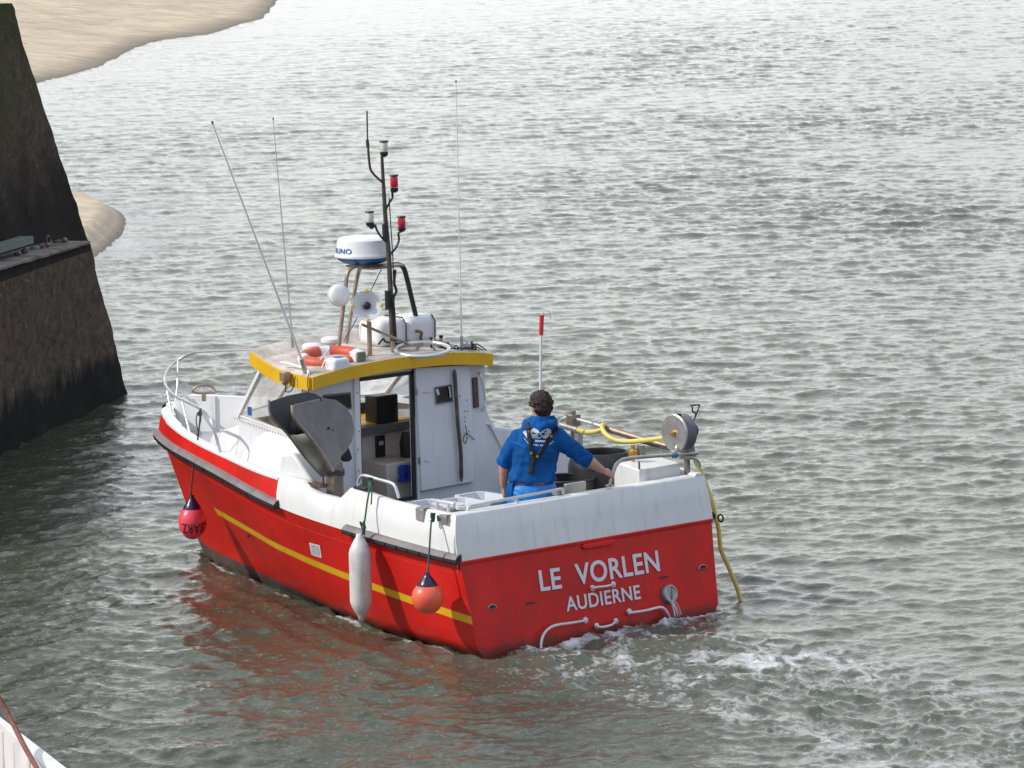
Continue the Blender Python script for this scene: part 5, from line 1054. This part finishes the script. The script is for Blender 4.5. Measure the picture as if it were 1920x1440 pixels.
# hook pole
hp_ = thing('marker_pole', at(1013, 745, x=2.0), 'thin white upright pole with red top and small wire hook behind the man', 'pole')
A, B, C_ = at(1011, 900, x=1.75), at(1014.5, 628, x=1.75), at(1016, 590, x=1.75)
m_ = MB(); m_.tube([A, B], .0115, 9); m_.build('shaft', M['plastic'], hp_); m_ = MB(); m_.tube([B, C_], .019, 10); m_.build('red_sleeve', M['redlens'], hp_)
m_ = MB(); m_.tube(spline([at(1018, 593, x=1.75), at(1020, 584, x=1.75), at(1025, 582, x=1.75), at(1030, 586, x=1.75), at(1033, 598, x=1.75)], 5), .003, 5); m_.build('hook', M['steel'], hp_)
# yellow hose
hs = thing('hose', at(1180, 826, x=.8), 'yellow rubber hose looped over the starboard rail and trailing into the water', 'hose')
m_ = MB(); m_.tube(spline([at(1084, 806, y=-1.26), at(1096, 810, y=-1.24), at(1112, 810, y=-1.24), at(1127, 806, y=-1.26), at(1135, 799, y=-1.3), at(1130, 797, y=-1.22), at(1130, 806, y=-1.18), at(1140, 818, y=-1.16), at(1157, 826, y=-1.15), at(1180, 828, y=-1.15), at(1215, 825, y=-1.15), at(1250, 822, y=-1.2), at(1285, 835, y=-1.3), at(1299, 852, y=-1.36), at(1306, 868, y=-1.42), at(1315, 887, y=-1.46)], 7), .0205, 10); m_.build('upper_hose', M['hose'], hs)
m_ = MB(); m_.tube(spline([at(1315, 886, y=-1.46), at(1335, 940, y=-1.5), at(1347, 990, y=-1.52), at(1352, 1030, y=-1.53), at(1367, 1065, y=-1.6), at(1383, 1105, y=-1.66), at(1391, 1135, y=-1.68), at(1394, 1165, y=-1.68)], 7), .0185, 10); m_.build('trailing_hose', M['hose'], hs)
m_ = MB(); c_ = at(1397, 1152, y=-1.68)
for i in range(14): d_ = V((random.uniform(-1, 1), random.uniform(-1, 1), random.uniform(-.2, .6))); m_.tube([c_+V((0, 0, -.03)), c_+d_*.055], [.012, .004], 6)
m_.build('frayed_end', M['hose'], hs)
# outlet water
m_ = MB(); random.seed(8); c_ = tr(1258, 1128, .05)
for i in range(12):
    a = c_+V((random.uniform(-.02, .01), random.uniform(-.03, .02), random.uniform(-.01, .02))); v = V((-.11*random.uniform(.4, 1.2), random.uniform(-.09, .09), 0)); P = [a+v*t+V((0, 0, -.42*t*t-.02*t)) for t in np.linspace(0, 1, 7)]
    P = [p for p in P if p.z > -.02]; 
    if len(P) > 2: m_.tube(P, [.0022*random.uniform(.5, 1.3)]*len(P), 5)
wm = bpy.data.materials.new('falling_water'); wm.use_nodes = True; pb = wm.node_tree.nodes['Principled BSDF']; pb.inputs['Base Color'].default_value = (.75, .76, .78, 1); pb.inputs['Roughness'].default_value = .15; pb.inputs['Alpha'].default_value = .8
wj = m_.build('discharge_water', wm); tag(wj, 'thin stream of water falling from the outlet in the red stern', None, kind='stuff')

# ================================================================== THE FISHERMAN
O_ = at(998, 905, x=.56); F = V((math.cos(YAW), math.sin(YAW), 0)); Rr = V((math.sin(YAW), -math.cos(YAW), 0)); GZ = .2
def P_(r, f, z): return V((O_.x, O_.y, 0))+Rr*r+F*f+V((0, 0, z))
def PZ(px, py, f=0.0):
    """point at the pixel on the vertical plane through the man, f metres in front of his spine"""
    return at(px, py, p=V((O_.x, O_.y, 0))+F*f, n=F)
man = thing('person', (O_.x, O_.y, GZ), 'man in blue hooded top and light blue oilskin trousers steering with his back turned', 'person')
def loft(m_, secs, n=20):
    """closed body of ellipses: (centre, half width r, half depth f)"""
    rows = []
    for c, a, b in secs:
        rows.append([V(c)+Rr*(a*math.copysign(abs(math.cos(t))**.85, math.cos(t)))+F*(b*math.sin(t)) for t in np.linspace(0, 2*math.pi, n+1)[:-1]])
    m_.grid(rows, closed=True); m_.add(rows[0], [tuple(range(n))]); m_.add(rows[-1], [tuple(range(n-1, -1, -1))])
def fuse(m_, name, mt, vox=.011, it=6, fac=.6, wr=0, wscale=10, parent=None):
    """join overlapping volumes into one continuous skin, smooth it and add cloth folds"""
    o = m_.build1('tmp_'+name, mt, None, smooth=True, sharp=180)
    md = o.modifiers.new('r', 'REMESH'); md.mode = 'VOXEL'; md.voxel_size = vox; md.use_smooth_shade = True
    md = o.modifiers.new('s', 'SMOOTH'); md.iterations = it; md.factor = fac
    dg = bpy.context.evaluated_depsgraph_get(); me = bpy.data.meshes.new_from_object(o.evaluated_get(dg)); bpy.data.objects.remove(o)
    if wr:
        ns = [v.normal.copy() for v in me.vertices]
        for v, n_ in zip(me.vertices, ns):
            q = v.co; v.co = q+n_*wr*(.9*(.5-2*abs(mnoise.noise(V((q.x*wscale*.7, q.y*wscale*.7, q.z*wscale*1.7+2.5*(q.y-q.x)+3*mnoise.noise(q*3))))))+.35*mnoise.noise(q*wscale*2.4))
    if parent is not None: b = BASE[parent.name]; me.transform(Matrix.Translation(-b))
    o2 = bpy.data.objects.new(name, me); COL.objects.link(o2); me.name = name
    me.polygons.foreach_set('use_smooth', [True]*len(me.polygons))
    if parent is not None: o2.parent = parent; BASE[o2.name] = b
    return o2
# key joints read off the photograph, at his real size
neck = PZ(1010, 795); head = PZ(1013, 763, .015); chest = PZ(1005, 838); waist = PZ(998, 893); 
shL, shR = PZ(972, 822), PZ(1044, 819); elL, elR = PZ(946, 866, .03), PZ(1098, 861, .06)
wrL = PZ(944, 912, .10); hdR = at(1141, 889, x=.235); wrR = PZ(1128, 880, .05); wrR = elR.lerp(hdR, .78)
# body: head, neck, forearms, hands, lower back showing above the trousers
m_ = MB()
loft(m_, [(waist+V((0, 0, -.06)), .155, .105), (waist, .15, .10), (chest, .16, .10), (neck+V((0, 0, -.10)), .15, .08), (neck+V((0, 0, -.04)), .07, .06), (neck+V((0, 0, .02)), .052, .056), (neck+V((0, 0, .10)), .05, .055)])
hc = head; hs_ = .98
loft(m_, [(hc+F*.03+V((0, 0, -.115)), .03, .035), (hc+F*.03+V((0, 0, -.09)), .052, .062), (hc+F*.015+V((0, 0, -.05)), .066, .08), (hc+V((0, 0, 0)), .074, .092), (hc+V((0, 0, .05)), .072, .09), (hc+V((0, 0, .085)), .055, .07), (hc+V((0, 0, .103)), .02, .03)])
HF_ = (F*.80-Rr*.60).normalized(); HR = V((-HF_.y, HF_.x, 0))*-1      # the face turns to his left
m_.tube([hc+HF_*.07+V((0, 0, .02)), hc+HF_*.095+V((0, 0, -.02)), hc+HF_*.08+V((0, 0, -.03))], [.009, .014, .008], 8)     # nose
m_.tube([hc+HF_*.055+V((0, 0, -.095)), hc+HF_*.08+V((0, 0, -.10))], [.03, .018], 10)                                         # chin
m_.tube([hc+HF_*.07+HR*.03+V((0, 0, .03)), hc+HF_*.075-HR*.03+V((0, 0, .03))], .012, 8)                                     # brow
m_.tube([hc+HF_*.07+HR*.018+V((0, 0, -.06)), hc+HF_*.078+V((0, 0, -.058)), hc+HF_*.07-HR*.018+V((0, 0, -.06))], .008, 8)    # lips
for s_ in (1, -1):
    e_ = hc-HF_*.012+HR*s_*.072+V((0, 0, -.012)); m_.tube([e_+V((0, 0, -.028)), e_+HR*s_*.008, e_+V((0, 0, .028))-HF_*.008], [.008, .014, .012], 8, flat=.5)
m_.tube([elL.lerp(shL, .25), elL, elL.lerp(wrL, .35), elL.lerp(wrL, .75), wrL], [.042, .044, .045, .034, .028], 14)
m_.tube([elR.lerp(shR, .25), elR, elR.lerp(wrR, .35), elR.lerp(wrR, .75), wrR], [.042, .045, .046, .034, .028], 14)
def hand(m_, wr, d, nrm, curl, size=1.0, thumb=1):
    """palm and five fingers; d towards the finger tips, nrm out of the back of the hand"""
    d = V(d).normalized(); nrm = V(nrm); nrm = (nrm-d*nrm.dot(d)).normalized(); sd = d.cross(nrm)
    pc = wr+d*.045*size
    rows = []
    for k, (a, b) in ((-.02, (.024, .018)), (.01, (.030, .017)), (.045, (.038, .014)), (.075, (.039, .012)), (.088, (.034, .010))):
        c = wr+d*k*size; rows.append([c+sd*(a*math.cos(t))+nrm*(b*math.sin(t)) for t in np.linspace(0, 2*math.pi, 13)[:-1]])
    m_.grid(rows, closed=True); m_.add(rows[0], [tuple(range(12))]); m_.add(rows[-1], [tuple(range(12))])
    for i, (off, ln) in enumerate(((.028, .070), (.0095, .078), (-.009, .074), (-.027, .058))):
        p = wr+d*.082*size+sd*off; pts = [p-d*.02]; dd = d.copy(); pts.append(p)
        for j, fr in enumerate((.42, .32, .26)):
            an = curl*(.8+.15*i*.5)*(1, 1.15, .8)[j]; dd = (dd*math.cos(an)-nrm*math.sin(an)).normalized() if j or True else dd
            nn = (nrm-dd*nrm.dot(dd)); nrm_l = nn.normalized() if nn.length > 1e-3 else nrm
            pts.append(pts[-1]+dd*ln*fr*size); ax_ = sd; 
            # rotate the local normal with the finger
            nrm_i = (Matrix.Rotation(0, 3, ax_)@nrm_l)
            nrm = nrm_i if False else nrm
        m_.tube(pts, [.0088, .0088, .0083, .0076, .0066], 8)
    t0 = wr+d*.02*size+sd*.028*thumb; tdir = (d*.75+sd*.65*thumb-nrm*.45).normalized(); m_.tube([t0, t0+tdir*.035, t0+tdir*.055-nrm*.012+d*.006, t0+tdir*.062-nrm*.03+d*.02], [.0125, .0115, .0095, .007], 8)
m_b = m_
dr_ = (hdR-wrR).normalized(); hand(m_b, wrR, (hdR+Rr*.02-wrR), V((0, 0, 1))-F*.7, .75, .95, -1)
hand(m_b, wrL, V((0, 0, -1))+F*.25, -F*.3-Rr, .28, .95, 1)
body = fuse(m_, 'body', M['skin'], vox=.0065, it=3, fac=.5, parent=man)
# eyes
for s_ in (1, -1):
    q = MB(); q.lathe([(.011*math.sin(a), -.011*math.cos(a)) for a in np.linspace(0, math.pi, 8)], None, hc+HF_*.072+HR*s_*.03+V((0, 0, .012)), 10); q.build('eye', M['plastic'], body)
# hair
m_ = MB()
loft(m_, [(hc-HF_*.045+V((0, 0, -.085)), .045, .03), (hc-HF_*.03+V((0, 0, -.05)), .068, .060), (hc-HF_*.018+V((0, 0, 0)), .080, .084), (hc-HF_*.008+V((0, 0, .045)), .085, .096), (hc+V((0, 0, .085)), .080, .094), (hc+HF_*.005+V((0, 0, .118)), .055, .07), (hc+V((0, 0, .132)), .02, .03)])
random.seed(5)
for i in range(330):
    th_ = random.uniform(0, 2*math.pi); ph = random.uniform(-.5, 1.45); n_ = V((math.cos(th_)*math.cos(ph), math.sin(th_)*math.cos(ph), math.sin(ph)))
    if n_.dot(HF_) > .55 and n_.z < .5: continue
    if n_.z < -.1 and n_.dot(HF_) > -.1: continue
    c = hc+V((0, 0, .022))-HF_*.01; b = c+V((n_.x*.085, n_.y*.085, n_.z*.1)); t_ = (n_*.6+V((random.uniform(-1, 1), random.uniform(-1, 1), random.uniform(-.6, .5)))).normalized()
    m_.tube([b-n_*.006, b+n_*.003+t_*.009, b+n_*.004+t_*.02], [.011, .009, .004], 6)
fuse(m_, 'hair', M['hair'], vox=.0058, it=1, fac=.4, wr=.004, wscale=60, parent=body)
# hooded top, sleeves pushed up to the elbow
m_ = MB(); W0 = waist
loft(m_, [(W0+V((0, 0, -.045)), .188, .138), (W0+V((0, 0, -.02)), .196, .146), (W0+V((0, 0, .02)), .190, .14), (PZ(1000, 872), .188, .135), (PZ(1003, 850), .192, .135), (PZ(1006, 832), .198, .135), (PZ(1007, 817), .19, .125), (PZ(1008, 806), .150, .11), (PZ(1009, 796), .11, .095), (PZ(1010, 784), .085, .085)], 28)
for sh, el, c_in in ((shL, elL, 1), (shR, elR, -1)):
    inn = sh+Rr*.05*c_in; e2 = el.lerp(sh, -.10)
    m_.tube([inn, sh, sh.lerp(el, .3), sh.lerp(el, .6), el, e2, el.lerp(sh, -.16)], [.070, .078, .076, .071, .064, .058, .045], 18)
    m_.tube([neck+V((0, 0, -.0)), neck.lerp(sh, .5)+V((0, 0, -.02)), sh+V((0, 0, .01))], [.065, .066, .066], 16)
# hood folded on the shoulders
m_.tube([PZ(986, 795, .0), PZ(990, 800, -.08), PZ(1012, 806, -.13), PZ(1036, 798, -.08), PZ(1040, 790, -.0), PZ(1030, 783, .06), PZ(1004, 784, .07), PZ(988, 790, .04)], [.032, .042, .055, .044, .034, .026, .026, .028], 14, closed=True)
m_.tube([PZ(996, 786, -.03), PZ(1012, 788, -.085), PZ(1030, 784, -.03)], [.026, .036, .026], 12)
m_.tube([PZ(990, 796, -.06), PZ(1010, 799, -.10), PZ(1030, 795, -.06)], [.035, .05, .035], 12)
hood = fuse(m_, 'hooded_top', M['hoodie'], vox=.0085, it=4, fac=.55, wr=.014, wscale=9.5, parent=man)
# oilskin trousers
m_ = MB(); hip = PZ(997, 925)
loft(m_, [(W0+V((0, 0, -.055)), .176, .125), (W0+V((0, 0, -.085)), .19, .142), (hip, .198, .15), (hip+V((0, 0, -.12)), .205, .155), (hip+V((0, 0, -.18)), .19, .14)], 26)
for s_ in (1, -1):
    t0 = hip+Rr*.10*s_+V((0, 0, -.10)); kn = V((t0.x, t0.y, .62))+Rr*.02*s_+F*.03; an_ = V((kn.x, kn.y, .26))
    m_.tube([t0, t0.lerp(kn, .5), kn, kn.lerp(an_, .5), an_], [.105, .095, .082, .078, .075], 16)
tro = fuse(m_, 'oilskin_trousers', M['oilskin'], vox=.0105, it=4, fac=.5, wr=.008, wscale=9, parent=man)
for s_ in (1, -1):
    c = V((hip.x, hip.y, 0))+Rr*.12*s_+F*.05; m_ = MB(); m_.box(c+V((0, 0, .245)), (.10, .27, .09), frame(V((0, 0, 1)), Rr)); m_.build('boot', M['black'], man, bev=.03, seg=3)
# cloth panel hanging at his left side (open bib)
m_ = MB(); m_.grid([[PZ(950, 905, .02), PZ(957, 903, -.04), PZ(962, 904, -.1)], [PZ(947, 925, .02), PZ(953, 925, -.05), PZ(960, 925, -.1)], [PZ(949, 944, .02), PZ(954, 945, -.04), PZ(958, 945, -.09)]]); m_.build('bib_flap', M['hoodie'], man, solid=.012, sub=2, sharp=180)
# things laid on the back of the top: straps and print, pressed onto the cloth by ray casting
bpy.context.view_layer.update()
def bvh_of(*os_):
    vs, fs = [], []
    for o in os_:
        b = BASE[o.name]; k = len(vs); vs += [v.co+b for v in o.data.vertices]; fs += [tuple(i+k for i in p.vertices) for p in o.data.polygons]
    return BVHTree.FromPolygons(vs, fs)
BV = bvh_of(hood, tro)
def onback(px, py, off):
    o_ = PZ(px, py, -.9); h = BV.ray_cast(o_, ray(px, py).normalized())
    return (h[0]-ray(px, py).normalized()*off) if h[0] is not None else PZ(px, py, -.14)
def strap(pts, w_, nm, mt, th=.006):
    P = spline([V((a, b, 0)) for a, b in pts], 9); rows = []
    for i, p in enumerate(P):
        t_ = (P[min(i+1, len(P)-1)]-P[max(0, i-1)]).normalized(); n_ = V((-t_.y, t_.x, 0))*w_/2
        rows.append([onback(p.x+n_.x*k, p.y+n_.y*k, th) for k in (-1, -.33, .33, 1)])
    q = MB(); q.grid(rows); return q.build(nm, mt, man, solid=.005, sharp=180)
s1 = strap([(989, 792), (991, 808), (994, 828), (998, 850), (999.5, 860)], 7.0, 'brace', M['strap']); s2 = strap([(1045, 799), (1035, 815), (1020, 838), (1008, 856), (1001, 862)], 7.0, 'brace', M['strap']); s3 = strap([(1001.5, 858), (999, 872), (994, 888)], 9.0, 'brace', M['strap'], .011)
for a, st in (((991.5, 809), s1), ((996, 850), s1), ((1033.5, 818), s2), ((1007.5, 856), s2)):
    q = MB(); c = onback(*a, .013); fz = frame(-F, (0, 0, 1)); q.lathe([(0, 0), (.013, 0), (.013, .004), (0, .006)], fz, c, 5); q.build('buckle', M['gold'], st)
def patch(pts, nm='back_print', off=.003):
    c = V((sum(a for a, b in pts)/len(pts), sum(b for a, b in pts)/len(pts), 0)); rows = []
    for k in (0, .34, .67, 1): rows.append([onback(c.x+(a-c.x)*max(k, .02), c.y+(b-c.y)*max(k, .02), off) for a, b in pts])
    m_.grid(rows, closed=True)
m_ = MB()
for pts in ([(994, 806), (1001, 802), (1008, 806), (1012, 812), (1019, 807), (1027, 803), (1033, 806), (1034, 813), (1028, 819), (1022, 823), (1016, 820), (1011, 823), (1004, 821), (998, 822), (995, 815)],
            [(980, 810), (986, 806), (989, 812), (988, 822), (984, 816)], [(1003, 825), (1024, 826), (1021, 829), (1004, 829)]): patch(pts)
m_.build('back_print', M['print'], hood, sharp=180)
m_ = MB()
for pts in ([(1001, 813), (1006, 811), (1007, 817), (1003, 818)], [(1018, 813), (1024, 811), (1026, 815), (1020, 817)], [(1010, 815), (1014, 815), (1013, 819), (1011, 819)]): patch(pts, off=.0045)
m_.build('print_detail', M['hoodie'], hood, sharp=180)
for i, (a, b, tx) in enumerate(((1001, 833, 18),)):
    m_ = MB()
    for k in range(10):
        x_ = 1000+k*2.6; 
        if k in (4,): continue
        m_.add([onback(x_+p, 834+q_-abs(k-4.5)*.35, .003) for p, q_ in ((0, 0), (1.7, 0), (1.7, 2.6), (0, 2.6))], [(0, 1, 2, 3)])
    for k in range(7):
        x_ = 983+k*1.7; y_ = 821+k*2.1; m_.add([onback(x_+p, y_+q_, .003) for p, q_ in ((0, 0), (1.2, .8), (.5, 2.6), (-.7, 1.8))], [(0, 1, 2, 3)]); x_ = 1030+k*1.2; m_.add([onback(x_+p, 832-k*.9+q_, .003) for p, q_ in ((0, 0), (.9, -.6), (1.1, 1.4), (.2, 2))], [(0, 1, 2, 3)])
    m_.build1('print_text', M['print'], hood, smooth=False)

# ================================================================== NEIGHBOURING BOAT, near corner
nb = thing('moored_boat', (-4.2, 8.6, .2), 'white gunwale corner of a boat moored below the photographer, lower left', 'boat')
def NB(px, py, z=.95): return at(px, py, z=z)
e0, e1, e2 = NB(-60, 1302), NB(0, 1344), NB(132, 1446); e3 = NB(330, 1600)
i0, i1, i2, i3 = NB(-60, 1322), NB(0, 1356), NB(92, 1446), NB(250, 1600)
j0, j1, j2, j3 = NB(-60, 1345, .90), NB(0, 1375, .90), NB(55, 1446, .90), NB(170, 1600, .90)
m_ = MB(); m_.grid([[e0, i0], [e1, i1], [e2, i2], [e3, i3]]); m_.grid([[e0, e0-V((0, 0, .9))], [e1, e1-V((0, 0, .9))], [e2, e2-V((0, 0, .9))], [e3, e3-V((0, 0, .9))]])
m_.build('gunwale', M['white'], nb, sharp=30)
m_ = MB(); m_.grid([[i0, i0-V((0, 0, .5))], [i1, i1-V((0, 0, .5))], [i2, i2-V((0, 0, .5))], [i3, i3-V((0, 0, .5))]]); m_.build('inner_wall', M['innerwall'], nb, sharp=30)
m_ = MB(); dn = V((0, 0, -.42)); bk = (NB(-700, 1500)-NB(0, 1344)); m_.grid([[p+dn, p+dn+bk] for p in (i0, i1, i2, i3)]); m_.build('deck', M['innerwall'], nb)
for px, py in ((30, 1386), (58, 1416), (8, 1366)):
    m_ = MB(); a = NB(px, py, .93); m_.box(a+V((0, 0, -.22)), (.04, .05, .42), frame(V((0, 0, 1)), e2-e1)); m_.build('frame_rib', M['innerwall'], nb, bev=.01)
m_ = MB(); m_.tube([NB(-20, 1395, .7), NB(60, 1470, .7)], .008, 8); m_.build('inner_rail', M['greytrim'], nb)
mr = thing('mooring_line', NB(30, 1370, 1.0), 'thick reddish brown rope crossing the white gunwale in the lower left corner', 'rope')
M['redrope'] = mat('brown_rope', (.24, .09, .07), .8, var=.25, scale=30, bump=.5, bscale=90)
m_ = MB(); m_.tube(spline([NB(-40, 1260, 1.4), NB(-2, 1308, 1.25), NB(22, 1352, 1.12), NB(45, 1398, 1.02), NB(72, 1446, .99), NB(110, 1520, .97)], 8), .017, 10); m_.build('rope', M['redrope'], mr)
